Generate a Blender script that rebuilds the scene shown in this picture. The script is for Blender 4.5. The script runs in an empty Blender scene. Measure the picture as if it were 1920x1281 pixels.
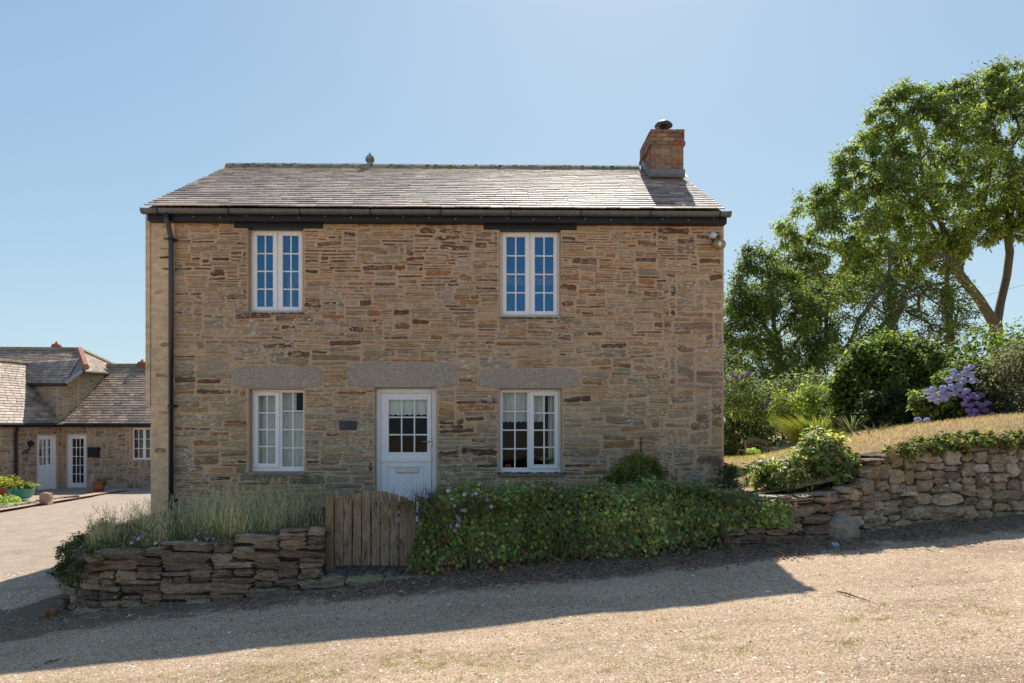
import bpy, math, random
import numpy as np
from mathutils import noise as mnoise, Vector
R = math.radians
random.seed(11); rng = np.random.default_rng(7)
scene = bpy.context.scene

# ------------------------------------------------------------------ camera, sky, sun, exposure
EYE = 1.6; F = 1280.0; HZ = 800.0
cam = bpy.data.cameras.new('camera'); camo = bpy.data.objects.new('camera', cam)
scene.collection.objects.link(camo); scene.camera = camo
camo.location = (0, 0, EYE); camo.rotation_euler = (R(90), 0, 0)
cam.sensor_width = 36; cam.lens = 36*F/1920; cam.shift_y = (HZ-640.5)/1920
cam.clip_start = 0.1; cam.clip_end = 5000
SUN = Vector((0.74, 4.52, 4.59)).normalized()
SUN_EL = math.asin(SUN.z); SUN_AZ = math.atan2(SUN.x, SUN.y)
w = bpy.data.worlds.new('World'); scene.world = w; w.use_nodes = True
nt = w.node_tree; bg = nt.nodes['Background']
sky = nt.nodes.new('ShaderNodeTexSky'); sky.sky_type = 'NISHITA'; sky.sun_disc = False
sky.sun_elevation = SUN_EL; sky.sun_rotation = SUN_AZ; sky.altitude = 0; sky.air_density = 1.0; sky.dust_density = 0.35; sky.ozone_density = 1.6
EXPO = 0.6; K_ = 0.15*2**EXPO
def vm(op, a, b):        # soft shoulder on the sky's brightness, for every ray alike
    x = nt.nodes.new('ShaderNodeVectorMath'); x.operation = op
    for i, v in enumerate((a, b)):
        if isinstance(v, tuple): x.inputs[i].default_value = v
        else: nt.links.new(v, x.inputs[i])
    return x.outputs[0]
x_ = vm('MULTIPLY', sky.outputs[0], (K_,)*3)
y_ = vm('MULTIPLY', vm('DIVIDE', x_, vm('ADD', x_, (.85, .95, .72))), tuple(a/K_ for a in (.94, 1.19, 1.2)))
nt.links.new(y_, bg.inputs[0]); bg.inputs[1].default_value = 0.15
sl = bpy.data.lights.new('sun', 'SUN'); sl.energy = 4.8; sl.angle = R(0.5); sl.color = (1, 0.94, 0.84)
so = bpy.data.objects.new('sun', sl); scene.collection.objects.link(so)
so.rotation_euler = SUN.to_track_quat('Z', 'Y').to_euler()
vs = scene.view_settings; vs.view_transform = 'Standard'; vs.look = 'None'; vs.exposure = EXPO; vs.gamma = 1
scene.cycles.max_bounces = 8; scene.cycles.transparent_max_bounces = 16

# ------------------------------------------------------------------ helpers
COL = scene.collection
def P(px, py, Y):
    return Vector(((px-960)/F*Y, Y, EYE+(HZ-py)/F*Y))
YAW = math.atan(0.0185); D0 = 10.67
def FU(px, py, ly=0.0):
    c, s = math.cos(YAW), math.sin(YAW); dx = (px-960)/F
    u = ((D0+ly*c)*dx + ly*s)/(c-s*dx)
    t = D0+u*s+ly*c
    return u, EYE+(HZ-py)/F*t
def H2W(u, ly, z):
    c, s = math.cos(YAW), math.sin(YAW)
    return Vector((u*c-ly*s, D0+u*s+ly*c, z))

def tag(o, label=None, cat=None, group=None, kind=None):
    if label: o['label'] = label
    if cat: o['category'] = cat
    if group: o['group'] = group
    if kind: o['kind'] = kind
    return o
def empty(name, loc=(0, 0, 0), rz=0, parent=None, **k):
    o = bpy.data.objects.new(name, None); COL.objects.link(o); o.location = loc; o.rotation_euler = (0, 0, rz)
    o.empty_display_size = .2
    if parent: o.parent = parent
    return tag(o, **k)
def copy_tree(o, parent=None):
    c = o.copy(); COL.objects.link(c); c.parent = parent
    for ch in list(o.children): copy_tree(ch, c)
    return c

class MB:
    def __init__(s): s.v = []; s.f = []; s.c = []; s.m = []
    def add(s, vs, fs, col=(.5, .5, .5), mi=0):
        b = len(s.v); s.v.extend([tuple(p) for p in vs])
        s.f.extend([tuple(b+i for i in f) for f in fs]); s.m.extend([mi]*len(fs))
        if len(col) == 3 and not hasattr(col[0], '__len__'): s.c.extend([tuple(col)]*len(vs))
        else: s.c.extend([tuple(x) for x in col])
    def box(s, x0, x1, y0, y1, z0, z1, col=(.5, .5, .5), mi=0, T=None):
        vs = [(x, y, z) for z in (z0, z1) for y in (y0, y1) for x in (x0, x1)]
        if T: vs = [T(p) for p in vs]
        s.add(vs, [(0, 2, 3, 1), (4, 5, 7, 6), (0, 1, 5, 4), (2, 6, 7, 3), (0, 4, 6, 2), (1, 3, 7, 5)], col, mi)
    def bbox(s, x0, x1, y0, y1, z0, z1, b=.004, col=(.5, .5, .5), mi=0):
        """box with chamfered edges"""
        b = min(b, (x1-x0)*.4, (y1-y0)*.4, (z1-z0)*.4)
        c = [(x0+x1)/2, (y0+y1)/2, (z0+z1)/2]; h = [(x1-x0)/2, (y1-y0)/2, (z1-z0)/2]
        vs = []; idx = {}
        for sx in (-1, 1):
            for sy in (-1, 1):
                for sz in (-1, 1):
                    for a in range(3):
                        d = [h[0]-b, h[1]-b, h[2]-b]; d[a] = h[a]
                        idx[(sx, sy, sz, a)] = len(vs); vs.append((c[0]+sx*d[0], c[1]+sy*d[1], c[2]+sz*d[2]))
        fs = []
        S = (-1, 1)
        for a in range(3):
            o = [i for i in range(3) if i != a]
            for sg in S:
                q = []
                for (p, r) in ((-1, -1), (1, -1), (1, 1), (-1, 1)):
                    k = [0, 0, 0]; k[a] = sg; k[o[0]] = p; k[o[1]] = r; q.append(idx[(*k, a)])
                flip = (sg < 0) ^ (a == 1)
                fs.append(q[::-1] if flip else q)
        for a in range(3):          # edges along axis a
            o = [i for i in range(3) if i != a]
            for p in S:
                for r in S:
                    k0 = [0, 0, 0]; k0[a] = -1; k0[o[0]] = p; k0[o[1]] = r; k1 = list(k0); k1[a] = 1
                    fs.append([idx[(*k0, o[0])], idx[(*k1, o[0])], idx[(*k1, o[1])], idx[(*k0, o[1])]])
        for sx in S:
            for sy in S:
                for sz in S: fs.append([idx[(sx, sy, sz, 0)], idx[(sx, sy, sz, 1)], idx[(sx, sy, sz, 2)]])
        s.add(vs, fs, col, mi)
    def tube(s, pts, rad, n=8, col=(.5, .5, .5), mi=0, cap=True):
        pts = [Vector(p) for p in pts]
        if not hasattr(rad, '__len__'): rad = [rad]*len(pts)
        vs = []; fs = []; prev = None
        for i, p in enumerate(pts):
            d = (pts[min(i+1, len(pts)-1)]-pts[max(i-1, 0)]).normalized()
            if prev is None:
                a = d.cross(Vector((0, 0, 1)))
                if a.length < .1: a = d.cross(Vector((1, 0, 0)))
            else: a = prev-d*prev.dot(d)
            a.normalize(); prev = a; b = d.cross(a)
            for k in range(n):
                t = 2*math.pi*k/n; vs.append(p+(a*math.cos(t)+b*math.sin(t))*rad[i])
        for i in range(len(pts)-1):
            for k in range(n):
                fs.append((i*n+k, i*n+(k+1) % n, (i+1)*n+(k+1) % n, (i+1)*n+k))
        if cap: fs.append(tuple(range(n))[::-1]); fs.append(tuple(range((len(pts)-1)*n, len(pts)*n)))
        s.add(vs, fs, col, mi)
    def lathe(s, prof, c=(0, 0, 0), n=20, col=(.5, .5, .5), mi=0):
        vs = []; fs = []
        for r, z in prof:
            for k in range(n):
                t = 2*math.pi*k/n; vs.append((c[0]+r*math.cos(t), c[1]+r*math.sin(t), c[2]+z))
        for i in range(len(prof)-1):
            for k in range(n): fs.append((i*n+k, i*n+(k+1) % n, (i+1)*n+(k+1) % n, (i+1)*n+k))
        fs.append(tuple(range(n))[::-1]); fs.append(tuple(range((len(prof)-1)*n, len(prof)*n)))
        s.add(vs, fs, col, mi)
    def build(s, name, mats, parent=None, smooth=False):
        me = bpy.data.meshes.new(name); me.from_pydata(s.v, [], s.f)
        if not isinstance(mats, (list, tuple)): mats = [mats]
        for m in mats: me.materials.append(m)
        me.polygons.foreach_set('material_index', s.m)
        ca = me.color_attributes.new('col', 'FLOAT_COLOR', 'POINT')
        a = np.ones((len(s.v), 4), np.float32); a[:, :3] = np.array(s.c, np.float32); ca.data.foreach_set('color', a.ravel())
        if smooth: me.polygons.foreach_set('use_smooth', [True]*len(me.polygons))
        me.update(); o = bpy.data.objects.new(name, me); COL.objects.link(o)
        if parent: o.parent = parent
        return o

def bulk(name, V, T, C, mat, parent=None, smooth=False):
    """V (n,3), T (m,3) triangles, C (n,3)"""
    me = bpy.data.meshes.new(name); n = len(V); m = len(T)
    me.vertices.add(n); me.vertices.foreach_set('co', V.astype(np.float32).ravel())
    me.loops.add(3*m); me.loops.foreach_set('vertex_index', T.astype(np.int32).ravel())
    me.polygons.add(m); me.polygons.foreach_set('loop_start', np.arange(0, 3*m, 3, dtype=np.int32))
    me.materials.append(mat); me.update(calc_edges=True)
    ca = me.color_attributes.new('col', 'FLOAT_COLOR', 'POINT')
    a = np.ones((n, 4), np.float32); a[:, :3] = C; ca.data.foreach_set('color', a.ravel())
    if smooth: me.polygons.foreach_set('use_smooth', [True]*m)
    o = bpy.data.objects.new(name, me); COL.objects.link(o)
    if parent: o.parent = parent
    return o

# leaf templates: x across, y along, z off the face
T_DIA = (np.array([[0, 0, 0], [.5, .45, -.12], [0, 1, 0], [-.5, .45, -.12]]), np.array([[0, 1, 2], [0, 2, 3]]))
T_OVAL = (np.array([[0, 0, 0], [.42, .28, -.06], [.4, .65, -.1], [0, 1, -.12], [-.4, .65, -.1], [-.42, .28, -.06], [0, .5, .05]]),
          np.array([[0, 1, 6], [1, 2, 6], [2, 3, 6], [3, 4, 6], [4, 5, 6], [5, 0, 6]]))
iv = [(0, 0), (.3, -.12), (.52, .12), (.36, .36), (.55, .6), (.22, .62), (0, 1.0), (-.22, .62), (-.55, .6), (-.36, .36), (-.52, .12), (-.3, -.12), (0, .35)]
T_IVY = (np.array([[a, b, -.1*abs(a)*2-.08*b] for a, b in iv]), np.array([[i, (i+1) % 12, 12] for i in range(12)]))
T_BLADE = (np.array([[-.5, 0, 0], [.5, 0, 0], [-.42, .4, -.04], [.42, .4, -.04], [-.28, .75, -.16], [.28, .75, -.16], [0, 1, -.34]]),
           np.array([[0, 1, 3], [0, 3, 2], [2, 3, 5], [2, 5, 4], [4, 5, 6]]))
def norm(a): return a/np.maximum(np.linalg.norm(a, axis=1, keepdims=True), 1e-9)
def leaves(name, C, N, L, Wd, col, tmpl, mat, parent=None, along=None, flat=1.0):
    """C centres, N normals, L lengths, Wd widths, along = preferred direction of the tip"""
    C = np.asarray(C, float); n = len(C); N = norm(np.asarray(N, float))
    if along is None: along = rng.normal(size=(n, 3))
    along = np.asarray(along, float)
    B = along-N*np.sum(along*N, 1, keepdims=True); B = norm(B); A = np.cross(B, N)
    tv, tf = tmpl; L = np.broadcast_to(L, (n,)); Wd = np.broadcast_to(Wd, (n,))
    V = (C[:, None, :]+tv[None, :, 0, None]*(A*Wd[:, None])[:, None, :]+tv[None, :, 1, None]*(B*L[:, None])[:, None, :]
         + tv[None, :, 2, None]*flat*(N*L[:, None])[:, None, :]).reshape(-1, 3)
    k = len(tv); T = (tf[None]+(np.arange(n)*k)[:, None, None]).reshape(-1, 3)
    return bulk(name, V, T, np.repeat(np.asarray(col), k, 0), mat, parent)
def vary(n, cols, wts, j=.2):
    """random pick among colours with jitter"""
    cols = np.array(cols); i = rng.choice(len(cols), n, p=np.array(wts)/sum(wts)); c = cols[i]
    return np.clip(c*(1+rng.normal(0, j, (n, 1)))*(1+rng.normal(0, .06, (n, 3))), .004, .95)

# ------------------------------------------------------------------ materials
def newmat(name):
    m = bpy.data.materials.new(name); m.use_nodes = True; nt = m.node_tree
    return m, nt, nt.nodes['Principled BSDF'], nt.nodes['Material Output']
class G:
    def __init__(s, nt): s.nt = nt; s.obj = None
    def n(s, t, **k):
        x = s.nt.nodes.new(t)
        for a, b in k.items(): setattr(x, a, b)
        return x
    def l(s, a, b): s.nt.links.new(a, b)
    def coord(s, scale=(1, 1, 1)):
        if not s.obj: s.obj = s.n('ShaderNodeNewGeometry')
        mp = s.n('ShaderNodeMapping'); mp.inputs['Scale'].default_value = scale; s.l(s.obj.outputs['Position'], mp.inputs['Vector']); return mp.outputs[0]
    def noise(s, sc, det=6, ro=.6, scale=(1, 1, 1), dist=0):
        x = s.n('ShaderNodeTexNoise'); x.inputs['Scale'].default_value = sc; x.inputs['Detail'].default_value = det
        x.inputs['Roughness'].default_value = ro; x.inputs['Distortion'].default_value = dist; s.l(s.coord(scale), x.inputs['Vector']); return x.outputs['Fac']
    def vor(s, sc, feature='F1', scale=(1, 1, 1), out='Distance'):
        x = s.n('ShaderNodeTexVoronoi'); x.feature = feature; x.inputs['Scale'].default_value = sc; s.l(s.coord(scale), x.inputs['Vector']); return x.outputs[out]
    def ramp(s, fac, stops, interp='LINEAR'):
        r = s.n('ShaderNodeValToRGB'); r.color_ramp.interpolation = interp; e = r.color_ramp.elements
        while len(e) < len(stops): e.new(.5)
        for i, (p, c) in enumerate(stops):
            e[i].position = p; e[i].color = (*(c if hasattr(c, '__len__') else (c, c, c)), 1)
        s.l(fac, r.inputs[0]); return r.outputs[0]
    def mix(s, fac, a, b, mode='MIX'):
        x = s.n('ShaderNodeMix'); x.data_type = 'RGBA'; x.blend_type = mode
        for v, i in ((fac, 0), (a, 6), (b, 7)):
            if isinstance(v, bpy.types.NodeSocket): s.l(v, x.inputs[i])
            elif i == 0: x.inputs[0].default_value = v
            else: x.inputs[i].default_value = (*v, 1)
        return x.outputs[2]
    def math(s, op, a, b=0.):
        x = s.n('ShaderNodeMath'); x.operation = op
        for i, v in enumerate((a, b)):
            if isinstance(v, bpy.types.NodeSocket): s.l(v, x.inputs[i])
            else: x.inputs[i].default_value = v
        return x.outputs[0]
    def attr(s, name='col'):
        x = s.n('ShaderNodeAttribute'); x.attribute_name = name; return x.outputs['Color']
    def bump(s, h, dist, strength=1., nrm=None):
        b = s.n('ShaderNodeBump'); b.inputs['Distance'].default_value = dist; b.inputs['Strength'].default_value = strength
        s.l(h, b.inputs['Height'])
        if nrm: s.l(nrm, b.inputs['Normal'])
        return b.outputs[0]
def stone_mat(name, rough=.85, var=.3, sc=14, stretch=(1, 1, 1), bump=.01, lich=None, lcol=(.62, .6, .54), base=None, spec=.3, moss=None, lsc=9, lstretch=(1, 1, 1), speckle=None, smear=None, chip=0):
    m, nt, p, o = newmat(name); g = G(nt)
    c = g.attr() if base is None else None
    n1 = g.noise(sc, 8, .65, stretch); f = g.ramp(n1, [(.25, 1-var), (.75, 1+var)])
    if base is None: c = g.mix(1., c, f, 'MULTIPLY')
    else: c = g.mix(1., base, f, 'MULTIPLY')
    big = g.ramp(g.noise(1.1, 3), [(.3, (.88, .9, .93)), (.7, (1.1, 1.07, 1.0))]); c = g.mix(1., c, big, 'MULTIPLY')
    if smear: c = g.mix(g.ramp(g.noise(4.5, 7, .72, (1, 1, 3.6), .4), [(.52, 0), (.64, .7)]), c, smear)
    if speckle: c = g.mix(g.ramp(g.noise(speckle[0], 3, .8), [(.5, 0), (.58, speckle[1])]), c, speckle[2])
    if moss: c = g.mix(g.ramp(g.noise(5, 6, .7), [(moss, 0), (moss+.12, .75)]), c, (.10, .11, .045))
    if lich:
        a = g.ramp(g.noise(lsc, 8, .75, lstretch), [(lich, 0), (lich+.035, 1)]); b = g.ramp(g.noise(1.3, 2), [(.42, 0), (.6, 1)])
        c = g.mix(g.math('MULTIPLY', a, b), c, lcol)
    g.l(c, p.inputs['Base Color']); p.inputs['Roughness'].default_value = rough; p.inputs['Specular IOR Level'].default_value = spec
    h = g.math('ADD', n1, g.math('MULTIPLY', g.noise(sc*5, 5, .7, stretch), .4))
    if chip:
        v = g.n('ShaderNodeTexVoronoi'); v.inputs['Scale'].default_value = chip; g.l(g.coord(stretch), v.inputs['Vector'])
        sp = g.n('ShaderNodeSeparateColor'); g.l(v.outputs['Color'], sp.inputs[0])
        h = g.math('ADD', h, g.math('MULTIPLY', g.math('SUBTRACT', sp.outputs[0], v.outputs['Distance']), .9))
    g.l(g.bump(h, bump, .9), p.inputs['Normal']); return m
def plain(name, col, rough=.5, spec=.5, metal=0., var=.0, sc=20, bump=0, stretch=(1, 1, 1), emit=None):
    m, nt, p, o = newmat(name); g = G(nt)
    if var:
        n1 = g.noise(sc, 6, .65, stretch)
        g.l(g.mix(1., col, g.ramp(n1, [(.25, 1-var), (.75, 1+var)]), 'MULTIPLY'), p.inputs['Base Color'])
        if bump: g.l(g.bump(n1, bump), p.inputs['Normal'])
    else: p.inputs['Base Color'].default_value = (*col, 1)
    p.inputs['Roughness'].default_value = rough; p.inputs['Specular IOR Level'].default_value = spec; p.inputs['Metallic'].default_value = metal
    return m
def leaf_mat(name, rough=.45, trans=.35, spec=.5, tint=(1.25, 1.3, .5)):
    m, nt, p, o = newmat(name); g = G(nt); c = g.attr()
    g.l(c, p.inputs['Base Color']); p.inputs['Roughness'].default_value = rough; p.inputs['Specular IOR Level'].default_value = spec
    t = g.n('ShaderNodeBsdfTranslucent'); g.l(g.mix(1., c, tint, 'MULTIPLY'), t.inputs[0])
    x = g.n('ShaderNodeMixShader'); x.inputs[0].default_value = trans
    g.l(p.outputs[0], x.inputs[1]); g.l(t.outputs[0], x.inputs[2]); g.l(x.outputs[0], o.inputs[0]); return m
def glass_mat(name, refl, tint, dark=None):
    m, nt, p, o = newmat(name); g = G(nt)
    gl = g.n('ShaderNodeBsdfGlossy'); gl.inputs['Roughness'].default_value = .015; gl.inputs['Color'].default_value = (*tint, 1)
    if dark is None:
        tr = g.n('ShaderNodeBsdfTransparent'); tr.inputs[0].default_value = (.9, .93, .92, 1)
    else:
        tr = g.n('ShaderNodeBsdfDiffuse'); tr.inputs[0].default_value = (*dark, 1)
    fr = g.n('ShaderNodeFresnel'); fr.inputs[0].default_value = refl
    g.l(g.bump(g.noise(2.5, 2), .004, .5), gl.inputs['Normal'])
    x = g.n('ShaderNodeMixShader'); g.l(fr.outputs[0], x.inputs[0]); g.l(tr.outputs[0], x.inputs[1]); g.l(gl.outputs[0], x.inputs[2])
    g.l(x.outputs[0], o.inputs[0]); return m

M = {}
M['mortar'] = stone_mat('mortar', .95, .25, 25, bump=.008, base=(.53, .375, .245), lich=.66, lcol=(.6, .57, .5))
M['render'] = stone_mat('render', .95, .34, 7, (1, 1, 1.8), bump=.014, base=(.63, .465, .30), moss=.8)
M['rubble'] = stone_mat('rubble', .85, .42, 13, (1, 1, 3.2), .009, smear=(.50, .37, .25), lich=.545, lsc=13, lstretch=(1, 1, 2.6))
M['granite'] = stone_mat('granite', .9, .12, 12, bump=.004, base=(.29, .24, .19), speckle=(75, .85, (.62, .53, .43)))
M['slate'] = stone_mat('slate', .72, .45, 16, (1, 1, 1), .004, lich=.53, lcol=(.5, .45, .39), spec=.4, lsc=14)
M['farslate'] = stone_mat('farslate', .55, .25, 8, (1, 1, 1), .003, lich=.6, lcol=(.44, .4, .36), spec=.4, moss=.68)
M['drystone'] = stone_mat('drystone', .9, .45, 13, (1, 1, 2.2), .02, chip=22, lich=.60, lcol=(.58, .55, .47), moss=.76, lsc=16)
M['fieldstone'] = stone_mat('fieldstone', .9, .45, 11, (1, 1, 1.3), .022, chip=16, lich=.56, lcol=(.56, .53, .45), moss=.68, lsc=7)
M['brick'] = stone_mat('brick', .9, .3, 22, bump=.004, lich=.62, lcol=(.55, .5, .44), lsc=10)
M['white'] = plain('white_upvc', (.87, .85, .83), .35, .5, var=.04, sc=6)
M['curtain'] = plain('curtain', (.80, .82, .76), .9, .1, var=.18, sc=14, stretch=(4, 4, .3))
M['black'] = plain('black_board', (.012, .012, .014), .45, .4, var=.3, sc=9)
M['gutter'] = plain('gutter_plastic', (.11, .11, .105), .32, .5, var=.35, sc=12)
M['pipe'] = plain('pipe_plastic', (.018, .026, .034), .22, .6)
M['lead'] = plain('lead', (.19, .18, .17), .45, .5, var=.3, sc=12, bump=.003)
M['terra'] = plain('terracotta', (.34, .11, .06), .8, .3, var=.35, sc=14)
M['chrome'] = plain('chrome', (.5, .47, .42), .25, .5, 1.0)
M['steel'] = plain('steel', (.05, .05, .052), .3, .5, .3, var=.3, sc=8)
M['pane'] = glass_mat('glass', 1.3, (.8, .9, 1))
M['skytint_pane'] = glass_mat('glass_sky_tint', 3.4, (.17, .44, .74))  # blue of the reflected sky put into the tint of the upper panes
M['darkpane'] = glass_mat('glass_dark', 1.6, (.9, .95, 1), (.02, .02, .024))
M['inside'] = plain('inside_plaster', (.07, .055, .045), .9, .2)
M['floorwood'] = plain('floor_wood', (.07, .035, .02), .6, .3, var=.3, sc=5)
M['leaf'] = leaf_mat('leaf', .6, .54, .25, (1.6, 1.65, .75)); M['leafgloss'] = leaf_mat('leaf_glossy', .45, .5, .4, (1.6, 1.6, .7))
M['ivyleaf'] = leaf_mat('ivy_leaf', .55, .3, .25); M['grass'] = leaf_mat('grass_blade', .6, .35, .3, (1.15, 1.15, .7))
M['petal'] = leaf_mat('petal', .7, .3, .2, (1.1, 1.0, 1.2))
M['bark'] = stone_mat('bark', .95, .4, 9, (1, 1, .5), .02, base=(.14, .105, .075), moss=.6)
M['twig'] = plain('twig', (.17, .12, .08), .9, .2, var=.3)
M['litter'] = leaf_mat('dead_leaf', .8, .15, .2, (1, 1, 1))
M['soil'] = stone_mat('soil', 1, .4, 9, bump=.03, base=(.11, .08, .055), spec=.1)

def wood_mat():
    m, nt, p, o = newmat('weathered_wood'); g = G(nt)
    n1 = g.noise(18, 8, .7, (3, 3, .35)); n2 = g.noise(5, 6, .7, (2, 2, .6))
    c = g.ramp(n1, [(.3, (.10, .066, .04)), (.5, (.26, .18, .11)), (.72, (.42, .33, .22))])
    c = g.mix(g.ramp(n2, [(.5, 0), (.6, .85)]), c, (.30, .26, .17))
    c = g.mix(g.ramp(g.noise(9, 5, .7, (2, 2, .5)), [(.56, 0), (.62, .8)]), c, (.07, .045, .03))
    g.l(c, p.inputs['Base Color']); p.inputs['Roughness'].default_value = .85; p.inputs['Specular IOR Level'].default_value = .2
    g.l(g.bump(n1, .006), p.inputs['Normal']); return m
M['wood'] = wood_mat()
M['postwood'] = plain('post_wood', (.22, .165, .085), .85, .2, var=.35, sc=14, bump=.004, stretch=(3, 3, .4))
M['greywood'] = plain('grey_teak', (.27, .25, .23), .8, .3, var=.3, sc=14, stretch=(1, 1, .5))

def ground_mat():
    m, nt, p, o = newmat('gravel'); g = G(nt)
    mask = g.n('ShaderNodeSeparateColor'); g.l(g.attr(), mask.inputs[0])   # R dirt, G yard tarmac, B grass likelihood
    cell = g.n('ShaderNodeTexVoronoi'); cell.inputs['Scale'].default_value = 125; g.l(g.coord((1, 1, 1)), cell.inputs['Vector'])
    sep = g.n('ShaderNodeSeparateColor'); g.l(cell.outputs['Color'], sep.inputs[0])
    peb = g.ramp(sep.outputs[0], [(0, (.20, .155, .11)), (.25, (.40, .32, .235)), (.7, (.52, .43, .33)), (.93, (.66, .58, .48)), (1, (.75, .7, .6))])
    cell2 = g.n('ShaderNodeTexVoronoi'); cell2.inputs['Scale'].default_value = 28; g.l(g.coord((1, 1, 1)), cell2.inputs['Vector'])
    sep2 = g.n('ShaderNodeSeparateColor'); g.l(cell2.outputs['Color'], sep2.inputs[0])
    peb = g.mix(1., peb, g.ramp(sep2.outputs[1], [(0, (.8, .78, .76)), (.12, (.97, .97, .97)), (.9, (1.02, 1.02, 1.0)), (1, (1.15, 1.13, 1.1))]), 'MULTIPLY')
    fine = g.ramp(g.noise(160, 4, .8), [(.3, .74), (.7, 1.22)]); peb = g.mix(1., peb, fine, 'MULTIPLY')
    peb = g.mix(1., peb, (1.27, 1.14, 1.05), 'MULTIPLY'); peb = g.mix(1., peb, g.ramp(g.noise(.9, 5, .6), [(.3, (.86, .84, .80)), (.7, (1.12, 1.1, 1.08))]), 'MULTIPLY')
    peb = g.mix(1., peb, g.ramp(g.noise(1.6, 5, .65, (.22, 1.5, 1)), [(.34, (.80, .77, .74)), (.5, (1, .99, .98)), (.66, (1.1, 1.08, 1.05))]), 'MULTIPLY')
    peb = g.mix(g.ramp(g.noise(3.2, 6, .8, (.5, 1, 1)), [(.6, 0), (.72, .55)]), peb, (.42, .29, .20))
    soil = g.ramp(g.noise(22, 8, .75), [(.3, (.11, .072, .045)), (.55, (.25, .17, .11)), (.75, (.38, .28, .19))])
    dn = g.math('ADD', mask.outputs[0], g.math('MULTIPLY', g.math('SUBTRACT', g.noise(2.6, 7, .7), .5), 1.3))
    dn = g.math('ADD', dn, g.math('MULTIPLY', g.math('SUBTRACT', g.noise(40, 3, .7), .5), .5))
    c = g.mix(g.ramp(dn, [(.42, 0), (.62, .92)]), peb, soil)
    tar = g.ramp(g.noise(3, 8, .7), [(.3, (.40, .315, .235)), (.7, (.55, .445, .345))]); tar = g.mix(1., tar, fine, 'MULTIPLY')
    c = g.mix(mask.outputs[1], c, tar)
    gr = g.math('MULTIPLY', g.ramp(g.noise(7, 6, .8), [(.5, 0), (.62, 1)]), mask.outputs[2])
    c = g.mix(g.math('MULTIPLY', gr, .5), c, (.34, .28, .12))
    g.l(c, p.inputs['Base Color']); p.inputs['Roughness'].default_value = .95; p.inputs['Specular IOR Level'].default_value = .15
    h = g.math('ADD', g.math('MULTIPLY', g.ramp(cell.outputs['Distance'], [(0, 1), (.6, 0)]), .6), g.noise(60, 5, .8))
    h = g.math('ADD', h, g.math('MULTIPLY', g.noise(6, 4, .6), 1.6))
    g.l(g.bump(h, .012, 1.), p.inputs['Normal']); return m
M['ground'] = ground_mat()
def lawn_mat():
    m, nt, p, o = newmat('dry_lawn'); g = G(nt)
    c = g.ramp(g.noise(3, 8, .75), [(.3, (.30, .24, .10)), (.45, (.46, .33, .17)), (.7, (.64, .46, .30))])
    c = g.mix(1., c, g.ramp(g.noise(90, 4, .8), [(.3, .6), (.7, 1.35)]), 'MULTIPLY')
    g.l(c, p.inputs['Base Color']); p.inputs['Roughness'].default_value = 1; p.inputs['Specular IOR Level'].default_value = .1
    g.l(g.bump(g.noise(70, 4, .8), .03), p.inputs['Normal']); return m
M['lawn'] = lawn_mat()

# ------------------------------------------------------------------ stone packing
def pack(W, H, cw, ch, free, hs, ws, seed=1):
    """irregular coursed packing; free(u,v) tells whether a cell may carry stone"""
    rd = random.Random(seed); nx = int(W/cw); ny = int(H/ch)
    g = [[0 if free((i+.5)*cw, (j+.5)*ch) else 1 for i in range(nx)] for j in range(ny)]; out = []
    for j in range(ny):
        i = 0
        while i < nx:
            if g[j][i]: i += 1; continue
            h = rd.choice(hs); wd = rd.randint(*ws)+(2 if h > 3 else 0)
            run = 0
            while i+run < nx and not g[j][i+run] and run < wd+3: run += 1
            wd = run if run <= wd+2 else wd
            hh = 1
            while hh < h and j+hh < ny and not any(g[j+hh][i:i+wd]): hh += 1
            for b in range(hh):
                for a in range(wd): g[j+b][i+a] = 1
            out.append((i*cw, j*ch, (i+wd)*cw, (j+hh)*ch)); i += wd
    return out
def flat_stone(mb, r, mort, proud, col, T, mi=1, rd=random):
    """stone in a mortared wall: outline, arris and slightly domed face"""
    u0, v0, u1, v1 = r; m = mort; w = u1-u0-2*m; h = v1-v0-2*m
    if w < .02 or h < .008: return
    cu = (u0+u1)/2; cv = (v0+v1)/2; n = 6 if w > .12 else 4
    ring = []; k = rd.uniform(.12, .45)*min(h, w)
    js = lambda: rd.uniform(-.17, .17)*h
    sl = rd.uniform(-.2, .2)*h; cu += rd.uniform(-.006, .006); cv += rd.uniform(-.12, .12)*h; w *= rd.uniform(.9, 1.04); h *= rd.uniform(.8, 1.06)
    for i in range(n+1):
        t = -1+2*i/n; ring.append((t*(w/2-(k if abs(t) == 1 else 0)*.9), -h/2+js()*.8+sl*t))
    ring.append((w/2+rd.uniform(-.1, .05)*h, rd.uniform(-.2, .2)*h))
    for i in range(n+1):
        t = 1-2*i/n; ring.append((t*(w/2-(k if abs(t) == 1 else 0)*.9), h/2+js()*.8+sl*t))
    ring.append((-w/2+rd.uniform(-.05, .1)*h, rd.uniform(-.2, .2)*h))
    a = min(.009, h*.22); N = len(ring); vs = []
    tx, tz = rd.uniform(-.03, .03), rd.uniform(-.06, .06)
    for (x, z) in ring: vs.append(T(cu+x, .004, cv+z))
    for (x, z) in ring:
        f = max(0, 1-a/max(abs(x)+1e-6, h/2)); fz = max(0, 1-a/(h/2))
        vs.append(T(cu+x*(1-a/(w/2)), -(proud+rd.uniform(-.0015, .0015)+x*tx+z*tz*.5), cv+z*fz))
    vs.append(T(cu, -(proud+.002), cv))
    fs = [(i, (i+1) % N, N+(i+1) % N, N+i) for i in range(N)]+[(N+i, N+(i+1) % N, 2*N) for i in range(N)]
    mb.add(vs, fs, col, mi)
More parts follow.
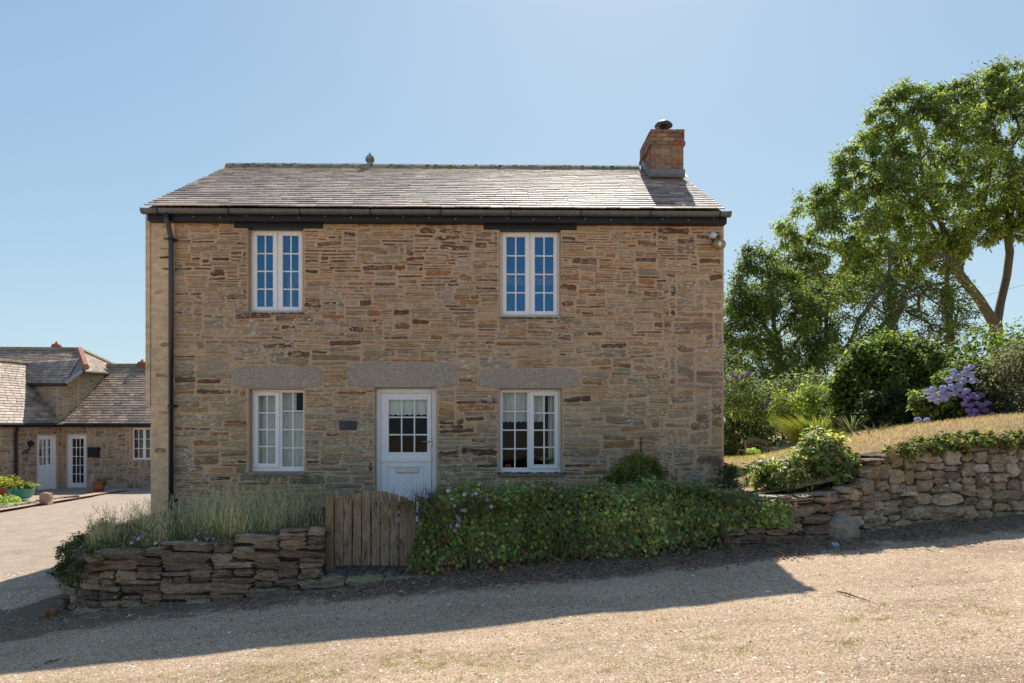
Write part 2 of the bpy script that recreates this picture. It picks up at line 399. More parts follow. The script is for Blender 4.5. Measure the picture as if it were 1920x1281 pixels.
def wall_plate(mb, u0, u1, v0, v1, ops, thick, T, mi=0, back=0, step=0):
    us = sorted(set([u0, u1]+[o[0] for o in ops]+[o[2] for o in ops])); vsl = sorted(set([v0, v1]+[o[1] for o in ops]+[o[3] for o in ops]))
    inside = lambda a, b: any(o[0] < a < o[2] and o[1] < b < o[3] for o in ops)
    for i in range(len(us)-1):
        for j in range(len(vsl)-1):
            a, b, c, d = us[i], us[i+1], vsl[j], vsl[j+1]
            if inside((a+b)/2, (c+d)/2): continue
            mb.add([T(a, 0, c), T(b, 0, c), T(b, 0, d), T(a, 0, d)], [(0, 1, 2, 3)], (.5, .4, .3), mi)
            mb.add([T(a, thick, c), T(b, thick, c), T(b, thick, d), T(a, thick, d)], [(3, 2, 1, 0)], (.5, .4, .3), back)
    for o in ops:
        a, c, b, d = o
        mb.add([T(a, 0, c), T(a, 0, d), T(a, thick, d), T(a, thick, c)], [(0, 1, 2, 3)], (.5, .4, .3), mi)
        mb.add([T(b, 0, c), T(b, 0, d), T(b, thick, d), T(b, thick, c)], [(3, 2, 1, 0)], (.5, .4, .3), mi)
        mb.add([T(a, 0, d), T(b, 0, d), T(b, thick, d), T(a, thick, d)], [(0, 1, 2, 3)], (.5, .4, .3), mi)
        mb.add([T(a, 0, c), T(b, 0, c), T(b, thick, c), T(a, thick, c)], [(3, 2, 1, 0)], (.5, .4, .3), mi)
    for (a, c, b, d) in ((u0, v0, u0, v1), (u1, v0, u1, v1), (u0, v1, u1, v1)):
        mb.add([T(a, 0, c), T(b, 0, d), T(b, thick, d), T(a, thick, c)], [(0, 1, 2, 3)], (.5, .4, .3), mi)
# rounded rock template
def rock_template(k):
    pts = {}; vs = []; fs = []
    def vid(p):
        q = tuple(round(x, 5) for x in p)
        if q not in pts: pts[q] = len(vs); vs.append(q)
        return pts[q]
    for ax in range(3):
        for sg in (-1, 1):
            for i in range(k):
                for j in range(k):
                    q = []
                    for (a, b) in ((i, j), (i+1, j), (i+1, j+1), (i, j+1)):
                        p = [0, 0, 0]; p[ax] = sg; p[(ax+1) % 3] = -1+2*a/k; p[(ax+2) % 3] = -1+2*b/k; q.append(vid(p))
                    fs.append(q if sg > 0 else q[::-1])
    return np.array(vs, float), fs
RT = rock_template(6); RT2 = rock_template(2)
def rock(mb, c, ax, size, rnd, rough, col, tm=None, mi=0, seed=None):
    """c centre, ax 3 unit axes, size half extents, rnd 0 block .. 1 ellipsoid"""
    V, Fs = tm or RT; sp = V/np.linalg.norm(V, axis=1, keepdims=True)
    Q = V*(1-rnd)*.93+sp*rnd*1.08
    sh = rng.uniform(-.25, .25, 4)*(1-.7*rnd)
    Q = Q*np.stack([1+sh[0]*Q[:, 2]*.5, 1+0*Q[:, 0], 1+sh[1]*Q[:, 0]], 1)
    off = Vector(rng.uniform(0, 50, 3)); out = []
    for q in Q:
        d = mnoise.noise_vector(Vector(q)*1.3+off)*rough+mnoise.noise_vector(Vector(q)*3.1+off)*rough*.55
        out.append(c+ax[0]*(q[0]+d[0])*size[0]+ax[1]*(q[1]+d[1])*size[1]+ax[2]*(q[2]+d[2])*size[2])
    mb.add(out, Fs, col, mi)

# ------------------------------------------------------------------ ground
def gz(X, Y):
    X = np.asarray(X, float); Y = np.asarray(Y, float)
    b = np.where(X > 8, .6+.03*(X-8), np.where(X > -5, .075*X, -.375+.03*(X+5)))
    t = np.clip((Y-9)/14, 0, 1); t = t*t*(3-2*t)
    return b*(1-t)+(-.7+.012*np.clip(X+16, -30, 40))*t
def fbm(X, Y, sc, seed=0):
    return np.array([mnoise.fractal(Vector((x*sc+seed, y*sc, seed)), 1, 2, 4) for x, y in zip(X.ravel(), Y.ravel())]).reshape(X.shape)
WALLP = [(-4.75, 7.1), (-1.95, 7.32), (-1.0, 7.35), (1.0, 7.5), (3.3, 7.75), (4.0, 8.0), (6.3, 8.35), (9.5, 8.9), (14, 9.6)]   # foot of the lane walls
def wall_y(X): return np.interp(X, [p[0] for p in WALLP], [p[1] for p in WALLP])
xs = np.concatenate([-np.geomspace(900, 14.5, 16), np.arange(-14, 14.01, .14), np.geomspace(14.5, 900, 16)])
ys = np.concatenate([[-300, -80, -20, -8], np.arange(-4, 12.01, .14), np.arange(12.4, 30, .5), np.geomspace(31, 1500, 18)])
GX, GY = np.meshgrid(xs, ys); Z = gz(GX, GY)
near = (np.abs(GX) < 14) & (GY > -4) & (GY < 30)
nz = np.zeros_like(Z); nz[near] = fbm(GX[near], GY[near], .9)*.022
# softer bank of earth heaped against the foot of the walls
dw = wall_y(GX)-GY
heap = np.where((GX > -5.3) & (GX < 14), np.clip(1-np.clip(dw, 0, 9)/.75, 0, 1)**2*.07*np.clip((GX+2)/1.5, 0, 1), 0)
Z = Z+nz+heap
dirt = np.where((GX > -5.4), np.clip(1.1-(dw)/.95, 0, 1), np.clip(.9-(np.hypot(GX+5, GY-7.2))/1.6, 0, 1)*np.clip((8.2-GY), 0, 1))
dirt = np.clip(dirt+np.clip((-GX-3.6)/2.5, 0, .6)*np.clip((GY-5.3), 0, 1)*np.clip(7.6-GY, 0, 1), 0, 1)
yard = np.clip((GY-8.3)*.9, 0, 1)*(GX < -4.0)
dirt = np.where(GY > 32, .8, dirt); yard = np.where(GY > 32, 0, yard)
grassm = 1.*(GY > 32)+np.exp(-((GY-(4.75+.05*GX))/.38)**2)*np.clip(1.3-GX*.35, .25, 1)*(GY > 3)+.12*(GY < 7)
V = np.stack([GX, GY, Z], -1).reshape(-1, 3); nx = len(xs); ny = len(ys)
ii = (np.arange(ny-1)[:, None]*nx+np.arange(nx-1)[None]).ravel()
T3 = np.concatenate([np.stack([ii, ii+1, ii+nx+1], 1), np.stack([ii, ii+nx+1, ii+nx], 1)])
g_o = bulk('ground', V, T3, np.stack([dirt, yard, np.clip(grassm, 0, 1)], -1).reshape(-1, 3), M['ground'], smooth=True)
tag(g_o, 'pale gravel lane sloping up to the right past the cottage', kind='structure')

# ------------------------------------------------------------------ stone cottage
house = empty('stone_cottage', (0, D0, 0), YAW, label='two-storey rubble stone cottage with slate roof, white windows and brick chimney', cat='house')
TL = lambda u, y, z: (u, y, z)
UL = FU(285, 600)[0]; UR = FU(1357, 600)[0]; ZT = FU(800, 404)[1]; ZB = -.45
RV = .13
def fbox(x0, y0, x1, y1, ly=RV):
    a = FU(x0, y1, ly); b = FU(x1, y0, ly); return (a[0], a[1], b[0], b[1])
WIN = {'ul': fbox(470, 430, 573, 588), 'ur': fbox(937, 433, 1050, 596), 'll': fbox(472, 730, 575, 884), 'lr': fbox(936, 730, 1052, 886)}
DOOR = fbox(705, 728, 819, 983)
ops = [tuple([o[0], o[1], o[2], o[3]]) for o in list(WIN.values())+[DOOR]]
LINT = [fbox(437, 686, 604, 727.5, 0), fbox(652, 679, 857, 727.5, 0), fbox(897, 691, 1086, 729, 0)]
TLINT = [fbox(440, 416, 606, 428, 0), fbox(907, 416, 1081, 431, 0)]
mb = MB()
wall_plate(mb, UL, UR, ZB, ZT, ops, .5, TL, 0, 2)
def block(u, z):
    u += UL; z += ZB
    for o in ops:
        if o[0]-.005 < u < o[2]+.005 and o[1]-.02 < z < o[3]+.01: return False
    for o in LINT+TLINT:
        if o[0]-.02 < u < o[2]+.02 and o[1]-.02 < z < o[3]+.015: return False
    if u < UL+.33: return False
    return True
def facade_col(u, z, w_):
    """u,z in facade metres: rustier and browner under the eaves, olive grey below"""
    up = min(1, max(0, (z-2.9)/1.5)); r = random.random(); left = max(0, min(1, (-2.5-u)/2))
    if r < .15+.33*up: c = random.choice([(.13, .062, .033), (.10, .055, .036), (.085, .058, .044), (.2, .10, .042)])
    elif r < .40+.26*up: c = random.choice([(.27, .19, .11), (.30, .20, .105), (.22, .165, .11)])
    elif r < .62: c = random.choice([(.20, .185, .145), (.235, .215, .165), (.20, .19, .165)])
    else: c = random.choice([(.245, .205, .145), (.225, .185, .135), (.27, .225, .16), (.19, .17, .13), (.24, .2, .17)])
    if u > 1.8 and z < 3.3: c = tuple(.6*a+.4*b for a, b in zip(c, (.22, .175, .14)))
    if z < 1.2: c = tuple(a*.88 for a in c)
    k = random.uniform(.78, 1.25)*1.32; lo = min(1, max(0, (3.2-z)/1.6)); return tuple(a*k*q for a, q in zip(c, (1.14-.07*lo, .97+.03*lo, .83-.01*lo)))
W_ = UR-UL; H_ = ZT-ZB
qu = UR-UL-.95      # larger dressed stones toward the right corner
def stones(rects, big=False):
    for r in rects:
        z = r[1]+ZB; u = r[0]+UL; up = min(1, max(0, (z-3.2)/1.2))
        mo = random.uniform(.0015, .0065)+.006*up*random.random()+.003*up
        if r[3]-r[1] < .045: mo = min(mo, .006)
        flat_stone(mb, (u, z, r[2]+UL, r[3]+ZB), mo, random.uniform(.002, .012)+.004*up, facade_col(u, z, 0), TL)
lim1 = 2.95-ZB
quv = lambda v: qu+.3*mnoise.noise(Vector((3, v*2.2, 0)))+.12*(int(v/.1) % 2)
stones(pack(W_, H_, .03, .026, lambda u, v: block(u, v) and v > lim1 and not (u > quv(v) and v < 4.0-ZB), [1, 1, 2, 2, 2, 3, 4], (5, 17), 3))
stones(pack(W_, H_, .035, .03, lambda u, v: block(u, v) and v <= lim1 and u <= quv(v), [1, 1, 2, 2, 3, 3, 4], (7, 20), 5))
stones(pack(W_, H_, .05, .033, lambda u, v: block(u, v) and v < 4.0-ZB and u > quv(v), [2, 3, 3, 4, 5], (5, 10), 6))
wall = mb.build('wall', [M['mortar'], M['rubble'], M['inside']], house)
# corner rendered smooth behind the downpipe
mb = MB(); cols_ = []
nseg = 40
for k in range(nseg):
    z0 = ZB+(ZT-ZB)*k/nseg; z1 = ZB+(ZT-ZB)*(k+1)/nseg
    e0 = UL+.34+.05*mnoise.noise(Vector((0, 0, z0*2))); e1 = UL+.34+.05*mnoise.noise(Vector((0, 0, z1*2)))
    mb.add([(UL-.012, -.014, z0), (e0, -.011, z0), (e1, -.011, z1), (UL-.012, -.014, z1), (UL-.012, .5, z0), (UL-.012, .5, z1), (e0, .01, z0), (e1, .01, z1)],
           [(0, 1, 2, 3), (0, 3, 5, 4), (1, 6, 7, 2)], (.5, .4, .3))
for (x0, y0, x1, y1) in ((303, 424, 322, 431), (298, 479, 320, 486), (306, 446, 326, 452), (300, 465, 322, 469), (304, 502, 324, 507), (290, 545, 306, 553), (300, 640, 325, 650), (292, 700, 318, 708), (296, 770, 320, 778), (288, 840, 312, 850)):
    a, c = FU(x0, y1); b, d = FU(x1, y0); flat_stone(mb, (a, c, b, d), .003, .022, facade_col(a, 4.4 if y0 < 520 else 1., 0), TL)
tag(mb.build('corner_render', [M['render'], M['rubble']], house), 'smooth beige rendered corner strip behind the downpipe')
# granite and timber lintels
for (a, c, b, d), lbl in zip(LINT, ('granite lintel over the left lower window', 'long granite lintel over the door', 'granite lintel over the right lower window')):
    mb = MB(); n = 14; h = d-c; ring = []
    for i in range(n+1):
        t = i/n; e = .045*(abs(2*t-1)**6); ring.append((a+(b-a)*t, c+e+.006*mnoise.noise(Vector((t*9, a, 0)))))
    for i in range(n+1):
        t = 1-i/n; e = .05*(abs(2*t-1)**8); ring.append((a+(b-a)*t, d-e+.012*mnoise.noise(Vector((t*7, a, 3)))))
    cu = (a+b)/2; cz = (c+d)/2; N = len(ring)
    vs_ = [(x, .02, z) for x, z in ring]+[(x+(cu-x)*.006, -.016, z+(cz-z)*.06) for x, z in ring]
    mb.add(vs_, [(i, (i+1) % N, N+(i+1) % N, N+i) for i in range(N)]+[tuple(range(N, 2*N))], (.3, .28, .25))
    tag(mb.build('lintel', M['granite'], house), lbl)
for a, c, b, d in TLINT:
    mb = MB(); mb.bbox(a, b, -.035, .12, c, d+.02, .006); tag(mb.build('timber_lintel', M['black'], house), 'black timber lintel under the eaves')
# side and back walls, floors
D_H = 5.6; ly_r = 2.95; ZE = 4.92; ZR = 6.74; EX0 = -5.56; EX1 = 3.26
def gable(u, seed, face):
    m = MB()
    prof = [(.5, ZB), (D_H, ZB), (D_H, ZT-.02), (ly_r, ZR-.14), (.5, ZT+.16)]
    for k, (uu, mi) in enumerate(((u, 0), (u-face*.45, 2))):
        m.add([(uu, y, z) for y, z in prof], [(0, 1, 2, 3, 4)], (.4, .35, .3), mi)
    def fr(v, z):
        y = v+.0; zz = z+ZB; top = ZT+.1+(y+.1)*.6 if y < ly_r else ZT+.1+(2*ly_r-y+.1)*.6
        return zz < top-.14
    if face > 0:
        for r in pack(D_H-.02, ZR-ZB, .04, .033, fr, [1, 2, 2, 3, 4], (5, 13), seed):
            flat_stone(m, (r[0], r[1]+ZB, r[2], r[3]+ZB), random.uniform(.005, .012), .008, facade_col(0, r[1]+ZB, 0), lambda a, y, z: (u-face*y, a, z))
    return m.build('gable_wall', [M['mortar'], M['rubble'], M['inside']], house)
gable(UR, 12, 1); gable(UL, 13, -1)
mb = MB(); wall_plate(mb, UL, UR, ZB, ZT, [], .4, lambda u, y, z: (u, D_H-y, z), 0, 1); mb.build('back_wall', [M['mortar'], M['inside']], house)
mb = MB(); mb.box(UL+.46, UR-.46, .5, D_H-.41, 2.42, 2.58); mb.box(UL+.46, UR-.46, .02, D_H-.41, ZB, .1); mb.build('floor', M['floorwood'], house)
# slate hanging on the left gable, its edge seen past the corner
mb = MB(); z = FU(280, 760)[1]; k = 0
while z < ZT+.02:
    for y0 in np.arange(-.02, D_H, .28):
        o_ = .14 if k % 2 else 0; o2 = random.uniform(.045, .065)
        cc = random.uniform(.12, .2); vs_ = [(UL-.045-o2*.55, y0+o_, z), (UL-.045-o2*.55, y0+o_+.27, z), (UL-.03, y0+o_+.27, z+.24), (UL-.03, y0+o_, z+.24), (UL-.02, y0+o_, z), (UL-.02, y0+o_+.27, z)]
        mb.add(vs_, [(0, 1, 2, 3), (0, 4, 5, 1)], (cc*1.15, cc, cc*.85))
    z += .125; k += 1
za = FU(280, 762)[1]
mb.box(UL-.085, UL-.016, -.03, .012, za, ZT-.01, (.44, .345, .24), 1)
tag(mb.build('slate_hanging', [M['slate'], M['render']], house), 'slates hung on the left side wall')

# roof: individual slates laid in courses on both slopes
def slate_roof(mb, P0, U, S, N, width, length, gauge0, gauge1, wr, thick, colf, trim=None, mi=0):
    """P0 eave start, U along eave, S up the slope, N normal"""
    s = 0.; k = 0
    while s < length:
        g_ = gauge0+(gauge1-gauge0)*s/length; x = -random.uniform(0, wr[0])
        while x < width:
            w_ = random.uniform(*wr)*(1-.25*s/length); a = max(0, x); b = min(width, x+w_-.006)
            if b-a > .03 and (trim is None or trim((a+b)/2, s)):
                l = min(g_*2.1, length-s+.02); lift = thick*1.9+random.uniform(0, .004); tw = random.uniform(-.006, .006)*1.2; js = random.uniform(-.014, .014)
                c = colf((a+b)/2, s); q = []
                for (uu, ss, h) in ((a, s+js, lift), (b, s+js+tw, lift), (b, s+l, .006), (a, s+l, .006)):
                    q.append(P0+U*uu+S*ss+N*h)
                for (uu, ss, h) in ((a, s+js, lift-thick), (b, s+js+tw, lift-thick), (b, s+l, .0), (a, s+l, .0)):
                    q.append(P0+U*uu+S*ss+N*h)
                cu = (q[0]+q[1])/2
                mb.add(q, [(0, 1, 2, 3), (0, 4, 5, 1), (1, 5, 6, 2), (3, 7, 4, 0)], c, mi)
            x += w_
        s += g_; k += 1
def slate_col(u, s):
    r = random.random(); t = s/3.3
    c = (.23, .20, .18) if r < .4 else (.31, .265, .23) if r < .72 else (.14, .13, .125) if r < .9 else (.40, .34, .29)
    if t > .72 and random.random() < (t-.72)*2: c = (.24, .20, .12)
    k = random.uniform(.85, 1.15)*1.2; return tuple(x*k*q_ for x, q_ in zip(c, (1.08, 1, .94)))
S1 = Vector((0, ly_r+.26, ZR-ZE)); LS = S1.length; S1.normalize(); N1 = Vector((0, -S1.z, S1.y))
mb = MB()
slate_roof(mb, Vector((EX0, -.26, ZE)), Vector((1, 0, 0)), S1, N1, EX1-EX0, LS, .165, .12, (.2, .36), .017, slate_col)
S2 = Vector((0, -S1.y, S1.z)); N2 = Vector((0, S1.z, S1.y))
slate_roof(mb, Vector((EX0, 2*ly_r+.26, ZE)), Vector((1, 0, 0)), S2, N2, EX1-EX0, LS, .165, .13, (.2, .36), .009, slate_col)
for (a, b, z0, z1) in ((-.24, ly_r, ZE-.03, ZR-.03), (2*ly_r+.24, ly_r, ZE-.03, ZR-.03)):
    mb.add([(EX0+.01, a, z0), (EX1-.01, a, z0), (EX1-.01, b, z1), (EX0+.01, b, z1)], [(0, 1, 2, 3)], (.08, .08, .08))
    mb.add([(EX0+.01, a, z0-.06), (EX1-.01, a, z0-.06), (EX1-.01, b, z1-.06), (EX0+.01, b, z1-.06)], [(0, 1, 2, 3)], (.08, .08, .08))
roof = mb.build('roof', M['slate'], house)
mb = MB(); x = EX0-.02; CHX0 = FU(1221, 400, 1.9)[0]; CHX1 = FU(1282, 400, 1.9)[0]
while x < CHX0-.05:
    l = min(random.uniform(.42, .5), CHX0-.02-x); hz_ = random.uniform(-.004, .004)
    pr = [(-.15, -.095), (-.12, -.02), (-.05, .035), (0, .05), (.05, .035), (.12, -.02), (.15, -.095)]
    n = len(pr); vs_ = []
    for e in (x+.004, x+l-.004):
        vs_ += [(e, ly_r+a, ZR+b+hz_+.03) for a, b in pr]
    mb.add(vs_, [(i, i+1, n+i+1, n+i) for i in range(n-1)]+[tuple(range(n)), tuple(range(2*n-1, n-1, -1))], random.choice([(.30, .25, .18), (.25, .24, .18), (.27, .2, .14)]))
    x += l
mossy = stone_mat('mossy_ridge', .95, .45, 20, bump=.02, moss=.5, lich=.5, lcol=(.34, .38, .30))
tag(mb.build('ridge_tile', mossy, roof), 'mossy ridge tiles')['kind'] = 'stuff'
# clumps of moss on the ridge
mb = MB()
for k in range(150):
    u = random.uniform(EX0, CHX0-.1); y = random.uniform(-.13, .1)
    c = Vector((u, ly_r+y, ZR+.075-abs(y)*.5)); s = random.uniform(.008, .022)
    rock(mb, c, (Vector((1, 0, 0)), Vector((0, 1, 0)), Vector((0, 0, 1))), (s*1.6, s, s*.8), .9, .3, random.choice([(.07, .085, .03), (.13, .13, .09), (.2, .2, .15)]), RT2)
tag(mb.build('moss', M['soil'] and stone_mat('moss', 1, .4, 60, bump=.01), roof), kind='stuff')
# clay ridge vent
def vent(mb, c, s=1.):
    mb.lathe([(.085*s, 0), (.08*s, .07*s), (.065*s, .1*s), (.105*s, .12*s), (.112*s, .15*s), (.105*s, .2*s), (.075*s, .25*s), (.035*s, .275*s), (.02*s, .285*s), (.026*s, .305*s), (.018*s, .325*s), (.002, .33*s)], c, 16, (.23, .2, .13))
mb = MB(); fu = FU(694, 300, ly_r); vent(mb, (fu[0], ly_r-.02, ZR+.03), .8); tag(mb.build('ridge_vent', mossy, roof, True), 'small domed clay vent on the ridge')
# fascia, gutter, brackets, rainwater pipe
FX0, FX1 = FU(279, 410, -.1)[0], FU(1361, 410, -.1)[0]
mb = MB(); mb.bbox(FX0, FX1, -.15, -.004, FU(800, 417.5, -.12)[1], ZE-.015, .004); fas = mb.build('fascia', M['black'], house)
mb = MB()
for k in range(24):
    u = FX0+.35+k*.385+random.uniform(-.06, .06)
    for q in range(random.choice([1, 1, 2])): mb.lathe([(.006, 0), (.005, .004), (0, .005)], (u+q*.004, -.152, ZE-.09-.03*q), 6)
mb2 = MB()
for u_, z_ in [(FX0+.3+k*.4, ZE-.1-.012*(k % 3)) for k in range(22)]: mb2.box(u_-.006, u_+.006, -.154, -.1502, z_-.006, z_+.006)
mb2.build('screw', plain('screw', (.6, .58, .52), .5, .5), fas)['kind'] = 'stuff'
gy = -.21; gzc = FU(800, 393, -.27)[1]-.0; rr = .058
GX0, GX1 = FU(266, 400, gy)[0], FU(1370, 400, gy)[0]
mb = MB()
prof = [(math.cos(t)*rr, math.sin(t)*rr) for t in np.linspace(math.pi, 2*math.pi, 11)]
prof = [(-rr-.004, .012)]+prof+[(rr+.002, .01)]
inner = [(a*.92, b*.92+.0005) for a, b in prof[::-1]]
pr = prof+inner
def gut(x0, x1, k=1.):
    n = len(pr); vs_ = [(x0, gy+a*k, gzc-.012+b*k) for a, b in pr]+[(x1, gy+a*k, gzc-.012+b*k) for a, b in pr]
    mb.add(vs_, [(i, (i+1) % n, n+(i+1) % n, n+i) for i in range(n)]+[tuple(range(n)), tuple(range(2*n-1, n-1, -1))], (.06, .06, .06))
gut(GX0, GX1); 
for u in (GX0+.02, GX1-.03): gut(u-.02, u+.025, 1.12)
for u in (-2.55, .0, 2.4): gut(u-.04, u+.04, 1.07)
hp = [(a, b) for a, b in prof]
for u in (GX0, GX1): mb.add([(u, gy+a, gzc-.012+b) for a, b in prof], [tuple(range(len(prof)))], (.06, .06, .06))
gutter = mb.build('gutter', M['gutter'], house)
for k in range(9):
    u = GX0+.25+k*1.07; mb = MB()
    pts = [(u, gy-rr-.008, gzc+.002)]+[(u, gy+math.cos(t)*(rr+.008), gzc-.012+math.sin(t)*(rr+.008)) for t in np.linspace(math.pi, 2*math.pi, 9)]
    mb.tube(pts, .008, 5); mb.build('bracket', M['black'], gutter)
pu = FU(321, 600, -.08)[0]; pr_ = .037
mb = MB(); PZB = FU(320, 945, -.08)[1]
top = FU(316, 418, -.15)
mb.tube([(top[0], gy, gzc-.05), (top[0], gy, gzc-.15), (top[0]+.01, gy+.02, gzc-.20), (pu-.01, -.1, gzc-.34), (pu, -.085, gzc-.39), (pu, -.085, gzc-.46), (pu, -.085, PZB-.25)], pr_, 14, (.03, .04, .05))
pipe = mb.build('downpipe', M['pipe'], house, True)
for z in (gzc-.12, gzc-.42, FU(320, 762)[1], PZB+.05):
    mb = MB(); uu = top[0] if z > gzc-.2 else pu; yy = gy if z > gzc-.2 else -.085
    mb.lathe([(pr_+.002, -.02), (pr_+.009, -.018), (pr_+.009, .018), (pr_+.002, .02)], (uu, yy, z), 14)
    if z < gzc-.2: mb.box(uu-.065, uu+.065, yy+.02, -.012, z-.014, z+.014)
    mb.build('pipe_clip', M['black'], pipe)

# windows
def outline(mb, a, c, b, d, y0, y1, w_, wb=None, ch=.005):
    wb = wb or w_
    mb.bbox(a, a+w_, y0, y1, c, d, ch); mb.bbox(b-w_, b, y0, y1, c, d, ch)
    mb.bbox(a+w_-.001, b-w_+.001, y0+.001, y1, c, c+wb, ch); mb.bbox(a+w_-.001, b-w_+.001, y0+.001, y1, d-w_, d, ch)
def window(box, halves, glass, lbl, ncol=2, nrow=4, bottom=.075):
    a, c, b, d = box; a += .004; b -= .004; d -= .004; mb = MB()
    outline(mb, a, c, b, d, RV, RV+.07, .05, bottom)
    mid = (a+b)/2+(0 if halves[0] == halves[1] else (.02 if halves[0] == 's' else -.02))
    mb.bbox(mid-.026, mid+.026, RV+.002, RV+.07, c+bottom, d-.05, .004)
    win = tag(mb.build('window', M['white'], house), lbl)
    bars = MB(); gl = MB()
    for side, kind in enumerate(halves):
        x0, x1 = (a+.05, mid-.026) if side == 0 else (mid+.026, b-.05)
        z0, z1 = c+bottom, d-.05
        if kind == 's':
            X0, X1, Z0, Z1 = x0-.016, x1+.016, z0-.018, z1+.016; s = MB(); outline(s, X0, Z0, X1, Z1, RV-.024, RV+.05, .068, None, .008)
            s.build('sash', M['white'], win); x0, x1, z0, z1 = X0+.068, X1-.068, Z0+.068, Z1-.068; yb = RV-.002
        else: yb = RV+.02
        for i in range(1, ncol):
            x = x0+(x1-x0)*i/ncol; bars.bbox(x-.011, x+.011, yb, yb+.03, z0, z1, .004)
        for j in range(1, nrow):
            z = z0+(z1-z0)*j/nrow; bars.bbox(x0, x1, yb+.0015, yb+.03, z-.011, z+.011, .004)
        y = yb+.016; gl.add([(x0-.004, y, z0-.004), (x1+.004, y, z0-.004), (x1+.004, y, z1+.004), (x0-.004, y, z1+.004)], [(0, 1, 2, 3)])
    bars.build('glazing_bar', M['white'], win)['kind'] = 'stuff'
    gl.build('pane', glass, win); return win
wins = {}
wins['ul'] = window(WIN['ul'], 'ss', M['skytint_pane'], 'narrow upper left window reflecting blue sky', bottom=.055)
wins['ur'] = window(WIN['ur'], 'ss', M['skytint_pane'], 'wider upper right window reflecting blue sky', bottom=.055)
wins['ll'] = window(WIN['ll'], 'sf', M['pane'], 'lower left window with full-length net curtains')
wins['lr'] = window(WIN['lr'], 'fs', M['pane'], 'lower right window with short curtain over dark room')
for k, (e0, e1, mat, h) in {'ul': (.05, .02, M['slate'], .03), 'ur': (.01, .05, M['slate'], .03), 'll': (.09, .02, M['lead'], .05), 'lr': (.03, .07, M['lead'], .045)}.items():
    a, c, b, d = WIN[k]; mb = MB(); n = 16; vs_ = []; x0, x1 = a-e0, b+e1
    for i in range(n+1):
        x = x0+(x1-x0)*i/n; j = random.uniform(-.008, .008); t = random.uniform(-.004, .004)
        vs_ += [(x, -.045+j, c-h), (x, -.045+j, c-.008+t), (x, RV+.01, c-.002), (x, RV+.01, c-h)]
    fs = []
    for i in range(n):
        for q in range(4): fs.append((i*4+q, i*4+(q+1) % 4, (i+1)*4+(q+1) % 4, (i+1)*4+q))
    mb.add(vs_, fs+[(0, 1, 2, 3), (n*4, n*4+1, n*4+2, n*4+3)], (.11, .11, .11))
    mb.build('sill', mat, wins[k])
# moss and grit on the right lower sill
mb = MB(); a, c, b, d = WIN['lr']
for k in range(60):
    s = random.uniform(.008, .02); rock(mb, Vector((random.uniform(a-.02, b+.05), random.uniform(-.045, .03), c+s*.3-.004)), (Vector((1, 0, 0)), Vector((0, 1, 0)), Vector((0, 0, 1))), (s*1.4, s, s*.8), .8, .3, random.choice([(.05, .06, .03), (.1, .1, .08), (.04, .04, .04)]), RT2)
tag(mb.build('sill_moss', M['rubble'], wins['lr']), kind='stuff')
# front door
a, c, b, d = DOOR; a += .004; b -= .004; d -= .004
mb = MB(); mb.bbox(a, a+.075, RV, RV+.08, c, d, .006); mb.bbox(b-.075, b, RV, RV+.08, c, d, .006); mb.bbox(a+.074, b-.074, RV+.001, RV+.08, d-.075, d, .006); mb.bbox(a+.074, b-.074, RV-.02, RV+.08, c, c+.05, .006)
door = tag(mb.build('door', M['white'], house), 'white stable door with nine small panes')
zs = lambda py: FU(760, py, RV)[1]; us = lambda px: FU(px, 800, RV)[0]
l0, l1 = a+.075, b-.075; zm = zs(862); zt = d-.075
pu0, pu1, pz0, pz1 = us(729), us(801), zs(848), zs(750)
mb = MB(); y0, y1 = RV-.012, RV+.04
mb.bbox(l0+.003, pu0, y0, y1, zm+.004, zt-.003, .006); mb.bbox(pu1, l1-.003, y0, y1, zm+.004, zt-.003, .006)
mb.bbox(pu0-.001, pu1+.001, y0+.001, y1, pz1, zt-.003, .006); mb.bbox(pu0-.001, pu1+.001, y0+.001, y1, zm+.004, pz0, .006)
mb.bbox(l0+.003, l1-.003, y0-.016, y1-.01, zs(866), zs(857.5), .004)
up = mb.build('upper_leaf', M['white'], door)
mb = MB(); lo1 = zm-.004; lo0 = c+.05
mb.bbox(l0+.003, l0+.095, y0, y1, lo0, lo1, .006); mb.bbox(l1-.095, l1-.003, y0, y1, lo0, lo1, .006)
mb.bbox(l0+.094, l1-.094, y0+.001, y1, zs(876), lo1, .006); mb.bbox(l0+.094, l1-.094, y0+.001, y1, lo0, lo0+.14, .006)
mb.box(l0+.09, l1-.09, y0+.022, y1-.01, lo0+.13, zs(876)+.01)
mb.bbox(l0+.125, l1-.125, y0+.01, y1-.01, lo0+.17, zs(876)-.03, .012)
low = mb.build('lower_leaf', M['white'], door)
mb = MB()
for i in (1, 2):
    x = pu0+(pu1-pu0)*i/3; mb.bbox(x-.011, x+.011, y0+.008, y0+.04, pz0, pz1, .004)
for j in (1, 2):
    z = pz0+(pz1-pz0)*j/3; mb.bbox(pu0, pu1, y0+.0095, y0+.04, z-.011, z+.011, .004)
mb.build('glazing_bar', M['white'], door)['kind'] = 'stuff'
mb = MB(); mb.add([(pu0, y0+.026, pz0), (pu1, y0+.026, pz0), (pu1, y0+.026, pz1), (pu0, y0+.026, pz1)], [(0, 1, 2, 3)]); mb.build('pane', M['pane'], door)
mb = MB(); hx, hz = us(808), zs(828); mb.bbox(hx-.016, hx+.014, y0-.014, y0+.002, hz-.11, hz+.05, .005); mb.tube([(hx, y0-.01, hz), (hx, y0-.05, hz), (hx-.02, y0-.056, hz), (hx-.13, y0-.052, hz-.004)], .009, 8)
mb.lathe([(.012, 0), (.012, .006), (0, .008)], (hx, y0-.018, hz-.075), 10); mb.build('handle', M['chrome'], door)
